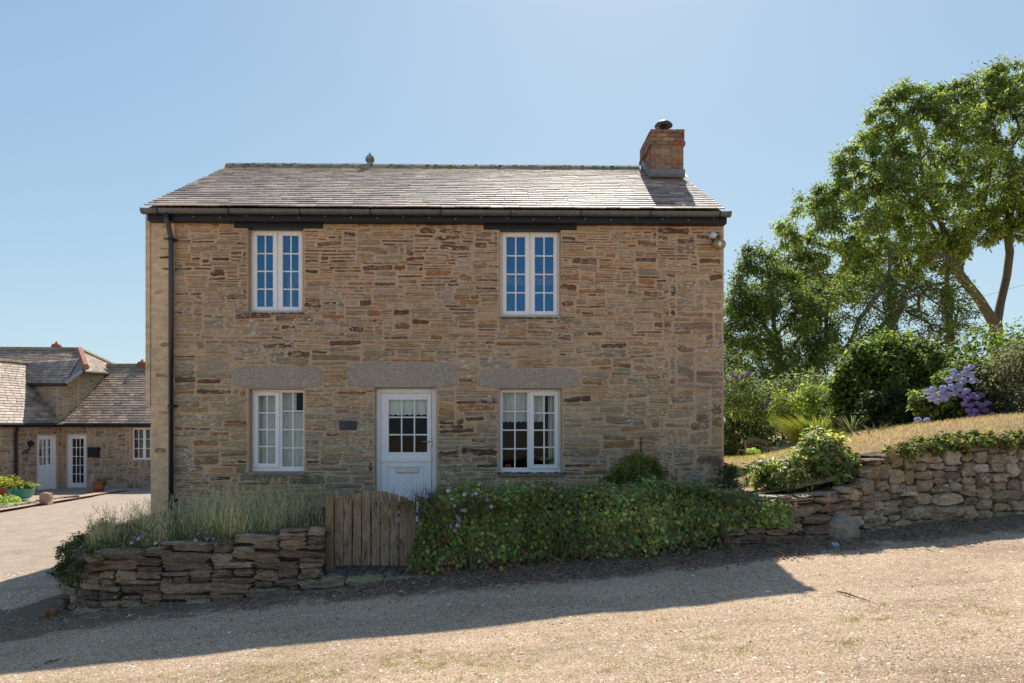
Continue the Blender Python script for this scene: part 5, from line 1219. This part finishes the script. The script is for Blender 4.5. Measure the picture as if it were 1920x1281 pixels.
def far_door(box, T, cols, rows, glass_from, panels, lbl):
    a, c, b, d = box; mb = MB(); B_ = lambda x0, x1, y0, y1, z0, z1: mb.box(x0, x1, y0, y1, z0, z1, T=lambda p: T(*p))
    B_(a, a+.07, .08, .16, c, d); B_(b-.07, b, .08, .16, c, d); B_(a+.07, b-.07, .081, .16, d-.07, d)
    x0, x1 = a+.075, b-.075; B_(x0, x0+.09, .10, .15, c+.03, d-.075); B_(x1-.09, x1, .10, .15, c+.03, d-.075); B_(x0+.09, x1-.09, .101, .15, d-.16, d-.075); B_(x0+.09, x1-.09, .101, .15, c+.03, glass_from)
    for i in range(panels): w_ = (x1-x0-.18)/panels; B_(x0+.09+w_*i+.04, x0+.09+w_*(i+1)-.04, .088, .101, c+.18, glass_from-.14)
    o = tag(mb.build('door', M['white'], ann), lbl); mb = MB(); g0, g1, h0, h1 = x0+.09, x1-.09, glass_from, d-.16
    for i in range(1, cols): x = g0+(g1-g0)*i/cols; B_(x-.012, x+.012, .11, .13, h0, h1)
    for j in range(1, rows): z = h0+(h1-h0)*j/rows; B_(g0, g1, .112, .13, z-.012, z+.012)
    mb.build('glazing_bar', M['white'], o)['kind'] = 'stuff'; mb = MB(); B_(g0, g1, .131, .14, h0, h1); mb.build('pane', M['darkpane'], o); return o
far_door(dr2, TR, 3, 5, dr2[1]+.2, 0, 'right glazed white door of the farm building')
far_door(dr1, TW, 3, 3, .2, 2, 'left half-glazed white door of the farm building')
a, c, b, d = wn; mb = MB(); Bx = lambda *v: mb.box(*v, T=lambda p: TR(*p))
for x0, x1 in ((a, (a+b)/2), ((a+b)/2+.002, b)): Bx(x0, x0+.05, .1, .17, c, d); Bx(x1-.05, x1, .1, .17, c, d); Bx(x0+.05, x1-.05, .101, .17, d-.05, d); Bx(x0+.05, x1-.05, .101, .17, c, c+.06); Bx((x0+x1)/2-.012, (x0+x1)/2+.012, .11, .14, c+.06, d-.05); [Bx(x0+.05, x1-.05, .112, .14, c+.06+(d-c-.11)*j/3-.012, c+.06+(d-c-.11)*j/3+.012) for j in (1, 2)]
fw = mb.build('window', M['white'], ann); mb = MB(); Bx(a+.03, b-.03, .141, .15, c+.03, d-.03); mb.build('pane', M['darkpane'], fw)
mb = MB(); Bx(uR(169), uR(188), -.16, -.03, zR(857), zR(841)); Bx(uR(168), uR(189), -.18, -.02, zR(841), zR(839)); mb.build('letterbox', M['black'], ann)
mb = MB(); ul = uLf(47); mb.tube([TW(ul, -.03, .75), TW(ul, -.2, .8), TW(ul, -.24, .98)], .03, 6); mb.lathe([(.03, 0), (.1, .05), (.11, .12), (.02, .2)], TW(ul, -.26, .92), 10); mb.lathe([(.09, 0), (.09, .04)], TW(ul, -.06, .66), 8); mb.build('wall_lamp', M['black'], ann)

# yard things
def Gd(px, py, zz=None):
    Y = 20.
    for _ in range(30):
        X = (px-960)/F*Y; z = float(gz(X, Y)); Y = F*(EYE-z)/(py-HZ)
    return Vector(((px-960)/F*Y, Y, float(gz((px-960)/F*Y, Y))))
isl = [Gd(*p) for p in ((-60, 972), (0, 958), (50, 950), (90, 943), (118, 938), (150, 936))]
mb = MB(); T_ = [v+Vector((0, 0, .07)) for v in isl]; Bk = [Vector((v.x-.2, 24.3, float(gz(v.x, 24.3))+.05)) for v in isl]; n = len(isl)
mb.add(T_+Bk, [(i, i+1, n+i+1, n+i) for i in range(n-1)], (.0, .0, .3)); tag(mb.build('paved_yard', M['ground']), 'pale gravelled strip behind the yard kerb', kind='structure')
mb = MB()
for i in range(len(isl)-1):
    a, b = isl[i], isl[i+1]; m = max(1, int((b-a).length/.45))
    for k in range(m):
        c = a.lerp(b, (k+.5)/m); d = (b-a).normalized(); rock(mb, c+Vector((0, 0, .05)), (d, Vector((-d.y, d.x, 0)), Vector((0, 0, 1))), ((b-a).length/m/2, .08, .08), .2, .2, tuple(random.uniform(.8, 1.2)*x for x in (.34, .27, .2)), RT2)
tag(mb.build('kerb', M['fieldstone']), 'low stone kerb edging the gravelled strip across the yard', 'kerb')
c = Gd(87, 947); mb = MB(); rock(mb, c+Vector((0, 0, .17)), (Vector((1, 0, 0)), Vector((0, 1, 0)), Vector((0, 0, 1))), (.14, .13, .2), .3, .12, (.42, .29, .22), RT)
tag(mb.build('bollard', M['fieldstone']), 'short pinkish stone bollard on the corner of yard kerb', 'bollard')
def pot(px, py, r, h, mat, lbl, shape, name='plant_pot'):
    c = Gd(px, py); c.z += .05; e = empty(name, c, label=lbl, cat='plant pot', group='potted plants in the yard'); mb = MB(); mb.lathe([(r*a, h*b) for a, b in shape], (0, 0, 0), 20); mb.build('pot', mat, e, True)
    mb = MB(); mb.lathe([(r*.86, h*.86), (.01, h*.9)], (0, 0, 0), 16); mb.build('compost', M['soil'], e); return e
teal = plain('teal_glaze', (.05, .28, .24), .3, .5, var=.2, sc=4)
e = pot(40, 938, .36, .32, teal, 'wide teal glazed pot with a yellow-green palm by the farm doors', [(.62, 0), (.72, .08), (.92, .5), (1, .92), (1.04, .95), (1.04, 1), (.96, 1), (.9, .8)])
n = 70; t = rng.uniform(0, 6.28, n); dr = np.stack([np.cos(t), np.sin(t), rng.uniform(.1, 1.2, n)], 1)
leaves('foliage', np.tile([[0, 0, .38]], (n, 1))+rng.normal(0, .04, (n, 3)), np.stack([-np.cos(t)*.4, -np.sin(t)*.4, np.ones(n)], 1), rng.uniform(.35, .6, n), .1, vary(n, [(.30, .34, .05), (.42, .42, .10), (.14, .18, .04)], [3, 2, 2]), T_BLADE, M['leaf'], e, dr, 1.2)
clumps('bedding_plants', np.array([[x, y, .38] for x in (-.2, 0, .2) for y in (-.15, .1)]), .12, 60, (.04, .07), .6, [(.2, .08, .06), (.12, .12, .05), (.3, .2, .12)], [2, 2, 1], T_DIA, M['leaf'], e)
e = pot(6, 934, .26, .34, M['terra'], 'terracotta pot of yellow bedding plants left of the teal pot', [(.7, 0), (.85, .5), (.95, .9), (1.05, .91), (1.05, 1), (.95, 1), (.88, .8)])
clumps('foliage', np.array([[x, y, .52+rng.uniform(-.1, .1)] for x in (-.25, -.05, .15, .3) for y in (-.2, .05, .2)]), .17, 70, (.05, .09), .6, [(.36, .38, .05), (.48, .46, .10), (.14, .2, .04)], [3, 2, 2], T_OVAL, M['leaf'], e)
c = Gd(12, 946); e = empty('yard_plant', c, label='low lime green plant on the gravel in front of terracotta pot', cat='plant')
clumps('foliage', np.array([[x, y, .14] for x in (-.25, 0, .2) for y in (-.1, .12)]), .14, 70, (.05, .08), .7, [(.30, .42, .12), (.42, .5, .2)], [1, 1], T_OVAL, M['leaf'], e)
e = pot(186, 924, .2, .34, M['terra'], 'small terracotta pot against wall right of the glazed door', [(.7, 0), (.85, .5), (.95, .9), (1.05, .91), (1.05, 1), (.95, 1), (.88, .8)])
clumps('foliage', np.array([[.05, 0, .4], [.2, 0, .3]]), .12, 50, (.04, .07), .6, DK, [1, 1, 1, 1], T_DIA, M['leaf'], e)
c = Gd(174, 924); mb = MB(); mb.lathe([(.14, 0), (.13, .06), (.08, .12), (.12, .28), (.13, .4), (.07, .5), (.09, .58), (.06, .66), (0, .68)], c, 12, (.3, .25, .2)); tag(mb.build('garden_ornament', M['fieldstone'], None, True), 'weathered little stone figure between glazed door and terracotta pot', 'ornament')

# ------------------------------------------------------------------ table, chair and glasses on the lawn
def slab(mb, p, s, rot=0): mb.bbox(p[0]-s[0]/2, p[0]+s[0]/2, p[1]-s[1]/2, p[1]+s[1]/2, p[2]-s[2]/2, p[2]+s[2]/2, .004)
Yc = 18.4; cx = P(1417, 0, Yc).x; chz = float(hl(cx, Yc)); ch = empty('garden_chair', (cx, Yc, chz), .06, label='grey timber garden chair with curved lattice back turned to camera', cat='chair')
mb = MB(); slab(mb, (0, .25, .43), (.56, .5, .035)); mb.build('seat', M['greywood'], ch)
for x in (-.27, .27):
    mb = MB(); slab(mb, (x, 0, .46), (.055, .055, .92)); mb.build('leg', M['greywood'], ch); mb = MB(); slab(mb, (x, .5, .31), (.055, .055, .62)); mb.build('leg', M['greywood'], ch)
    mb = MB(); slab(mb, (x, .25, .64), (.07, .58, .035)); mb.build('arm', M['greywood'], ch)
mb = MB(); pts = [(-.29+.58*t, -.01, .86+.11*math.sin(math.pi*t)) for t in np.linspace(0, 1, 13)]
for k, o_ in enumerate((0, .03, .06)): mb.tube([(a, b, c-o_) for a, b, c in pts], .026, 6)
for t in np.linspace(-.24, .24, 5): mb.tube([(t*.3, .0, .48), (t, 0, .7), (t*.4, 0, .9)], .014, 5)
for t in (-.2, 0, .2): mb.tube([(t-.08, .005, .64), (t, .005, .74), (t+.08, .005, .64)], .012, 5)
mb.tube([(-.26, 0, .5), (.26, 0, .5)], .025, 6); mb.tube([(-.26, 0, .72), (0, 0, .8), (.26, 0, .72)], .014, 5); mb.build('backrest', M['greywood'], ch)
Yt = 19.35; tx = P(1432, 0, Yt).x; tz = float(hl(tx, Yt)); tb = empty('garden_table', (tx, Yt, tz), label='low grey timber garden table behind the lattice chair', cat='table'); HT = (EYE-40/F*Yt)-tz
mb = MB()
for k in range(6): mb.bbox(-.5, .36, -.4+k*.135, -.4+k*.135+.125, HT-.035, HT, .004)
mb.build('tabletop', M['greywood'], tb)
for x in (-.42, .28):
    for y in (-.33, .33): mb = MB(); slab(mb, (x, y, (HT-.035)/2), (.06, .06, HT-.035)); mb.build('leg', M['greywood'], tb)
gm = bpy.data.materials.new('clear_glass'); gm.use_nodes = True; pb = gm.node_tree.nodes['Principled BSDF']; pb.inputs['Transmission Weight'].default_value = 1; pb.inputs['Roughness'].default_value = .02; pb.inputs['Base Color'].default_value = (.95, .97, .97, 1)
for px, lbl in ((1434, 'left wine glass standing on the garden table'), (1440.5, 'right wine glass standing on the garden table')):
    X = P(px, 0, Yt-.2).x; mb = MB(); mb.lathe([(.035, 0), (.035, .004), (.005, .008), (.005, .09), (.02, .1), (.042, .13), (.045, .17), (.038, .21), (.036, .21), (.042, .17), (.038, .13), (.01, .105)], (X, Yt-.2, tz+HT+.001), 14)
    tag(mb.build('wine_glass', gm, None, True), lbl, 'wine glass', 'wine glasses on the garden table')

# ------------------------------------------------------------------ grass, ground cover, litter, pebbles
def blades(name, n, X, Y, Z, L, w_, cols, wts, lean=.35, kind='stuff', lbl=None, arch=1.2, mat='grass'):
    a = rng.uniform(0, 6.283, n); o = np.stack([np.cos(a), np.sin(a), np.zeros(n)], 1); al = o*np.abs(rng.normal(0, lean, n))[:, None]+np.array([0, 0, 1]); N = o+rng.normal(0, .3, (n, 3))
    ob = leaves(name, np.stack([X, Y, Z], 1), N, L, w_, vary(n, cols, wts), T_BLADE, M[mat], None, al, arch); return tag(ob, lbl, kind=kind)
n = 7000; X = rng.uniform(-5.15, -2.25, n); fr = np.interp(X, [-5.3, -4.85, -4.5, -2], [9.2, 7.8, 7.42, 7.5]); Yg = fr+rng.random(n)**1.5*(10.3-fr)
cl = np.array([mnoise.noise(Vector((x*2.6, y*2.6, 0))) for x, y in zip(X, Yg)]); ok = (cl > -.08+.25*rng.random(n)) & ~((X > -2.75) & (rng.random(n) < .75)); X, Yg, cl = X[ok], Yg[ok], cl[ok]; n = len(X)
Lg = (.1+.42*rng.random(n)**1.6)*np.interp(X, [-5.2, -4.4, -3.6, -2.6], [.5, .75, 1.05, 1.0])*(1+cl*.5); Zg = hlb(X, Yg)-.02
blades('tall_grass', n, X, Yg, Zg, Lg, rng.uniform(.004, .009, n), [(.24, .30, .09), (.40, .40, .16), (.66, .53, .28), (.82, .66, .42), (.16, .20, .07)], [3, 3, 5, 6, 1], .5, lbl='long wild grass growing in the raised bed')
m = 1100; i = rng.choice(n, m, False); a = rng.uniform(0, 6.283, m); o = np.stack([np.cos(a), np.sin(a), np.zeros(m)], 1); tip = np.stack([X[i], Yg[i], Zg[i]+Lg[i]*.92], 1); 
k = 7; C = np.repeat(tip, k, 0)+np.repeat(o*.05, k, 0)*np.tile(np.linspace(0, 1, k), m)[:, None]+np.array([0, 0, 1])*np.tile(np.linspace(0, .09, k), m)[:, None]
tag(leaves('grass_seed_heads', C, rng.normal(size=C.shape), .022, .009, vary(len(C), [(.7, .58, .36), (.5, .38, .22), (.6, .52, .34)], [2, 1, 1]), T_DIA, M['grass'], None, np.tile([[0, 0, 1.]], (len(C), 1))+rng.normal(0, .3, C.shape)), 'seed heads on the long grass', kind='stuff')
n = 240; X = rng.uniform(-5.1, -2.3, n); fr = np.interp(X, [-5.3, -4.85, -4.5, -2], [9.2, 7.75, 7.36, 7.44]); Yg = fr+rng.random(n)**2*1.5
tag(clumps('ground_cover', np.stack([X, Yg, hlb(X, Yg)+.02], 1), .09, 46, (.02, .045), .5, [(.11, .15, .05), (.18, .21, .08), (.08, .11, .04), (.34, .26, .14)], [4, 3, 2, 3], T_DIA, M['leaf'], None, 1, .1), 'low weeds covering the raised bed', kind='stuff')
at, L = path_tools(LWP); C = []
for s_ in np.linspace(2.4, 4.6, 40):
    p, t = at(s_); f = s_/L; z = ltop(p.x, p.y, f)
    for k in range(3): C.append((p.x+rng.uniform(-.07, .12), p.y+rng.uniform(-.06, .1), z+.05-rng.random()**1.6*.34*(1 if s_ < 3.6 else .5)))
e = empty('trailing_plant', (-4.9, 7.5, .2), label='dark trailing plant hanging over curved left end of stone wall', cat='plant')
clumps('foliage', np.array(C)-np.array([-4.9, 7.5, .2]), .08, 46, (.02, .04), .55, [(.06, .09, .035), (.09, .12, .05), (.15, .13, .07)], [3, 3, 1], T_DIA, M['leaf'], e, .3, .2, droop=1.2)
# clipped ivy trailing from the bank over the boulder wall
e = empty('trailing_ivy', (5.2, 8.2, 1.4), label='strip of ivy hanging from grass bank over the boulder wall top', cat='plant'); C = []
at, L = path_tools(RW2)
for s_ in np.linspace(.9, 5.6, 260):
    p, t = at(s_); z = r2top(p.x, p.y, s_/L); th = .35+.65*min(1, max(0, mnoise.noise(Vector((s_*1.7, 0, 0)))+.6))
    if p.x < 5.0 and random.random() < .45: continue
    o_ = rng.random(); C.append((p.x, p.y+.02+.26*o_, z-.03+.17*o_*th+rng.uniform(-.03, .03)))
clumps('foliage', np.array(C)-np.array([5.2, 8.2, 1.4]), .075, 34, (.03, .055), .9, [(.12, .16, .04), (.19, .22, .06), (.34, .27, .11), (.08, .10, .03)], [3, 3, 3, 1], T_IVY, M['leaf'], e, .5, .2, droop=.8)
# dry grass along the bank and lawn
n = 15000; X = rng.uniform(3.3, 9.5, n); fr = np.interp(X, [2.6, 3.9, 4.3, 5.2, 6.6, 9.5], [8.0, 8.15, 8.3, 8.4, 8.62, 9.1]); Yg = fr+rng.random(n)**1.3*2.6; ok = ~((X < 4.2) & (Yg > 8.6)); X, Yg = X[ok], Yg[ok]; n = len(X)
blades('dry_grass', n, X, Yg, hl(X, Yg)-.01, rng.uniform(.03, .085, n), rng.uniform(.004, .007, n), [(.66, .47, .29), (.56, .40, .22), (.38, .33, .14), (.74, .58, .40)], [4, 3, 2, 2], .6, lbl='sun-dried grass on the bank')
n = 9000; X = rng.uniform(3.3, 8.5, n); Yg = rng.uniform(11, 15, n); ok = ~((X < 3.7)); X, Yg = X[ok], Yg[ok]; n = len(X)
blades('lawn_grass', n, X, Yg, hl(X, Yg)-.01, rng.uniform(.03, .07, n), rng.uniform(.006, .01, n), [(.50, .46, .16), (.40, .40, .12), (.58, .46, .22)], [3, 3, 2], .6, lbl='short dry lawn grass')
# reddish dead stalks on the boulder wall (sorrel, pennywort)
st_px = [(1645, 870, 920, 'short rust-red stalk near the left end of boulder wall'), (1676, 838, 870, 'highest rust-red stalk just under the wall-top ivy'), (1700, 855, 905, 'rust-red stalk halfway up the boulder wall'),
         (1742, 850, 930, 'tallest rust-red dead stalk on the boulder wall'), (1760, 900, 930, 'small rust-red stalk low on boulder wall, rightmost of them'), (1612, 920, 955, 'rust-red stalk where the slab wall meets boulder wall'),
         (1553, 925, 955, 'rust-red stalk on the slab wall below the laurel'), (1493, 935, 965, 'rust-red stalk on slab wall nearest the ivy')]
for px, y0, y1, lbl in st_px:
    Y = 7.98 if px > 1600 else 7.62; b = Vector(q(px, y1, Y)); h = (y1-y0)/F*Y; e = empty('dead_stalk', b, label=lbl, cat='weed', group='rust-red stalks on the stone walls')
    mb = MB(); mb.tube([(0, .02, 0), (random.uniform(-.01, .01), 0, h)], .003, 4); mb.build('stem', M['twig'], e); m = 60
    tt = rng.random(m); leaves('seed_head', np.stack([rng.normal(0, .008, m), rng.normal(0, .008, m), h*(.25+.75*tt)], 1), rng.normal(size=(m, 3)), .018, .01, vary(m, [(.42, .2, .1), (.5, .28, .15)], [1, 1]), T_DIA, M['litter'], e)
# leaf litter at the foot of walls
n = 5200; X = rng.uniform(-5.2, 6.5, n); Yl = wall_y(X)-.02-np.abs(rng.normal(0, .28, n)); ok = ~((X < -1.9) & (rng.random(n) < .6)) & (rng.random(n) < np.interp(X, [-5, -1, 0, 3, 6], [.5, .9, 1, .9, .4])); X, Yl = X[ok], Yl[ok]; n = len(X)
def gtop(X, Y):
    d = wall_y(X)-Y; return gz(X, Y)+np.array([mnoise.fractal(Vector((x*.9, y*.9, 0)), 1, 2, 4) for x, y in zip(X, Y)])*.022+np.where((X > -5.3) & (X < 14), np.clip(1-np.clip(d, 0, 9)/.75, 0, 1)**2*.07*np.clip((X+2)/1.5, 0, 1), 0)
N = np.stack([rng.normal(0, .4, n), rng.normal(0, .4, n), np.ones(n)], 1)
tag(leaves('leaf_litter', np.stack([X, Yl, gtop(X, Yl)+.012], 1), N, rng.uniform(.02, .05, n), rng.uniform(.012, .03, n), vary(n, [(.28, .15, .08), (.2, .12, .07), (.36, .24, .14), (.14, .09, .06)], [3, 3, 2, 2]), T_OVAL, M['litter']), 'dead leaves along the foot of the walls', kind='stuff')
n = 1500; X = rng.uniform(-5.2, 6.5, n); Yl = wall_y(X)-.03-np.abs(rng.normal(0, .22, n))
tag(leaves('dry_twigs', np.stack([X, Yl, gtop(X, Yl)+.01], 1), np.tile([[0, -.3, 1.]], (n, 1)), rng.uniform(.06, .2, n), .004, vary(n, [(.3, .22, .14), (.45, .36, .24)], [1, 1]), T_BLADE, M['litter'], None, rng.normal(size=(n, 3))*np.array([1, .4, .15]), -.5), 'dry twigs and stems on the verge', kind='stuff')
def pebbles(name, n, X, Y, S, cols, wts, flat=.55, lbl=None):
    b = np.array([[1, 0, 0], [.45, .8, .05], [-.5, .85, 0], [-1, .05, 0], [-.45, -.85, 0], [.5, -.8, 0], [.35, .1, 1], [-.4, -.05, .9]]); tf = np.array([[0, 1, 6], [1, 2, 6], [2, 7, 6], [2, 3, 7], [3, 4, 7], [4, 5, 7], [5, 6, 7], [5, 0, 6]])
    a = rng.uniform(0, 6.283, n); c, s_ = np.cos(a), np.sin(a); bb = b[None]*(1+rng.normal(0, .16, (n, 8, 3))); sc = np.stack([S, S*rng.uniform(.5, 1, n), S*flat*rng.uniform(.4, 1.1, n)], 1); bb = bb*sc[:, None]
    V = np.stack([bb[..., 0]*c[:, None]-bb[..., 1]*s_[:, None]+X[:, None], bb[..., 0]*s_[:, None]+bb[..., 1]*c[:, None]+Y[:, None], bb[..., 2]+(gtop(X, Y)-S*.12)[:, None]], -1).reshape(-1, 3)
    T = (tf[None]+(np.arange(n)*8)[:, None, None]).reshape(-1, 3); return tag(bulk(name, V, T, np.repeat(vary(n, cols, wts, .12), 8, 0), pebm), lbl, kind='stuff')
pebm = stone_mat('pebble', .9, .25, 60, bump=.002)
n = 22000; Yp = 2.4+5.2*rng.random(n)**1.25; X = (rng.random(n)*2-1)*Yp*.80; S = np.abs(rng.normal(0, .0055, n))+.003; ok = Yp < wall_y(X)-.05; 
pebbles('gravel_stones', ok.sum(), X[ok], Yp[ok], S[ok], [(.68, .57, .45), (.55, .45, .35), (.80, .73, .64), (.18, .13, .10), (.55, .40, .30)], [5, 3, 2, 4.5, 2], lbl='loose gravel chippings on the lane')
n = 380; Yp = 2.6+5.0*rng.random(n); X = (rng.random(n)*2-1)*Yp*.8; S = rng.uniform(.012, .034, n); ok = Yp < wall_y(X)-.05; ok &= ~((X > 2) & (Yp < 5) & (rng.random(n) < .7))
pebbles('stone_chips', ok.sum(), X[ok], Yp[ok], S[ok], [(.62, .56, .48), (.45, .40, .35), (.72, .68, .62), (.3, .24, .2)], [3, 3, 2, 1], .3, 'larger flat stone chips on the lane')
n = 1500; Yp = rng.uniform(7.2, 9.6, n); X = -5.4-rng.random(n)**1.2*3.2; S = rng.uniform(.008, .03, n); pebbles('yard_stones', n, X, Yp, S, [(.62, .54, .44), (.5, .42, .33), (.72, .66, .56)], [3, 2, 2], .4, 'rubbly pale stones beside the curved wall')
# grass tufts in the lane
T0 = []; 
while len(T0) < 330:
    y = random.gauss(0, .3); x = random.uniform(-5, 3.6); Y = 4.7+.05*x+y
    if random.random() < .12: x, Y = random.uniform(-4, 5), random.uniform(3.2, 6)
    if mnoise.noise(Vector((x*1.3, Y*2, 4))) > -.12: T0.append((x, Y))
T0 = np.array(T0); k = 34; C = np.repeat(T0, k, 0)+rng.normal(0, .028, (len(T0)*k, 2)); n = len(C)
blades('grass_tufts', n, C[:, 0], C[:, 1], gtop(C[:, 0], C[:, 1])-.002, rng.uniform(.007, .02, n), .0035, [(.40, .37, .13), (.48, .42, .16), (.26, .27, .08), (.6, .5, .26)], [3, 3, 2, 2], .9, lbl='thin dry grass tufts down the middle of the lane')
T0 = np.stack([rng.uniform(1.6, 3.6, 60), 3.4+rng.normal(0, .22, 60)], 1); C = np.repeat(T0, k, 0)+rng.normal(0, .03, (len(T0)*k, 2)); n = len(C)
blades('grass_tufts', n, C[:, 0]+.4, C[:, 1], gtop(C[:, 0]+.4, C[:, 1]), rng.uniform(.01, .03, n), .0035, [(.36, .34, .10), (.48, .42, .16), (.5, .34, .18)], [3, 3, 2], .9, lbl='patch of dry grass near the right edge of the lane')
# sticks on the lane and the crumpled wrapper
def on_road(px, py):
    Y = 6.
    for _ in range(40):
        X = (px-960)/F*Y; z = float(gtop(np.array([X]), np.array([Y]))[0]); Y = .5*Y+.5*F*(EYE-z)/(py-HZ)
    return Vector(((px-960)/F*Y, Y, z))
for (a, b, lbl) in (((1570, 1112), (1632, 1130), 'thin brown stick lying on sunlit gravel at right of the lane'), ((84, 1247), (110, 1240), 'short reddish stick on the gravel at lower left')):
    v0, v1 = on_road(*a), on_road(*b); mb = MB(); up = Vector((0, 0, .012)); mb.tube([v0+up, v0.lerp(v1, .3)+up*1.6+Vector((0, .01, 0)), v0.lerp(v1, .65)+up, v1+up*.8], [.006, .007, .005, .003], 6); m_ = v0.lerp(v1, .35)+up; mb.tube([m_, m_+Vector((.05, .06, .01))], [.004, .002], 5)
    tag(mb.build('stick', M['twig']), lbl, 'stick')
v = on_road(1566, 1025); mb = MB(); rock(mb, v+Vector((0, 0, .02)), (Vector((1, 0, 0)), Vector((0, 1, 0)), Vector((0, 0, 1))), (.03, .028, .022), .6, .9, (.5, .6, .7), RT); tag(mb.build('crumpled_wrapper', plain('wrapper', (.32, .40, .5), .3, .5, var=.4, sc=30)), 'small crumpled pale blue wrapper below the round boulder', 'litter')
v = on_road(30, 1290-105); 
v = on_road(97, 1158); e = empty('dead_plant', v, label='small clump of orange dead weed left of the curved wall', cat='weed'); n = 120; C = rng.normal(0, .035, (n, 3))*np.array([1, 1, .3]); leaves('foliage', C, rng.normal(size=(n, 3)), rng.uniform(.04, .1, n), .014, vary(n, [(.4, .2, .06), (.28, .15, .06)], [1, 1]), T_BLADE, M['litter'], e, rng.normal(0, .4, (n, 3))+np.array([0, 0, 1]))
# overhead wires far right
mb = MB(); mb.tube([P(1830, 560, 60), P(1940, 528, 60)], .012, 4); tag(mb.build('overhead_wire', M['black']), 'thin overhead wire in the sky gap right of ash trunk', 'wire')

v = Vector(q(1413, 858, 14.2)); e = empty('lime_plant', v, label='single lime green leafy seedling on the lawn in front of garden chair', cat='plant')
a_ = np.linspace(0, 6.28, 9, False); al = np.stack([np.cos(a_), np.sin(a_)*.4, .25+0*a_], 1)
leaves('foliage', np.zeros((9, 3))+[0, 0, .14], np.stack([0*a_, -.7+0*a_, 1+0*a_], 1), .16, .12, vary(9, [(.42, .62, .05)], [1], .08), T_OVAL, M['leaf'], e, al)
mb = MB(); mb.tube([(0, 0, -.1), (0, 0, .15)], .008, 5, (.1, .2, .03)); mb.build('stem', M['leaf'], e)
# straggling stems and tufts along the top of the ivy
n = 900; X = rng.uniform(-1.1, 2.4, n); Yt_ = hfront(X)+rng.uniform(-.03, .5, n); o = blades('weeds', n, X, Yt_, htop(X)-.06, rng.uniform(.06, .2, n)*np.clip(1.2-.25*(X+1), .4, 1.2), rng.uniform(.004, .009, n), [(.10, .15, .05), (.2, .2, .09), (.3, .22, .13), (.16, .10, .08)], [3, 3, 2, 2], .6, lbl='straggling weeds growing through the ivy top')
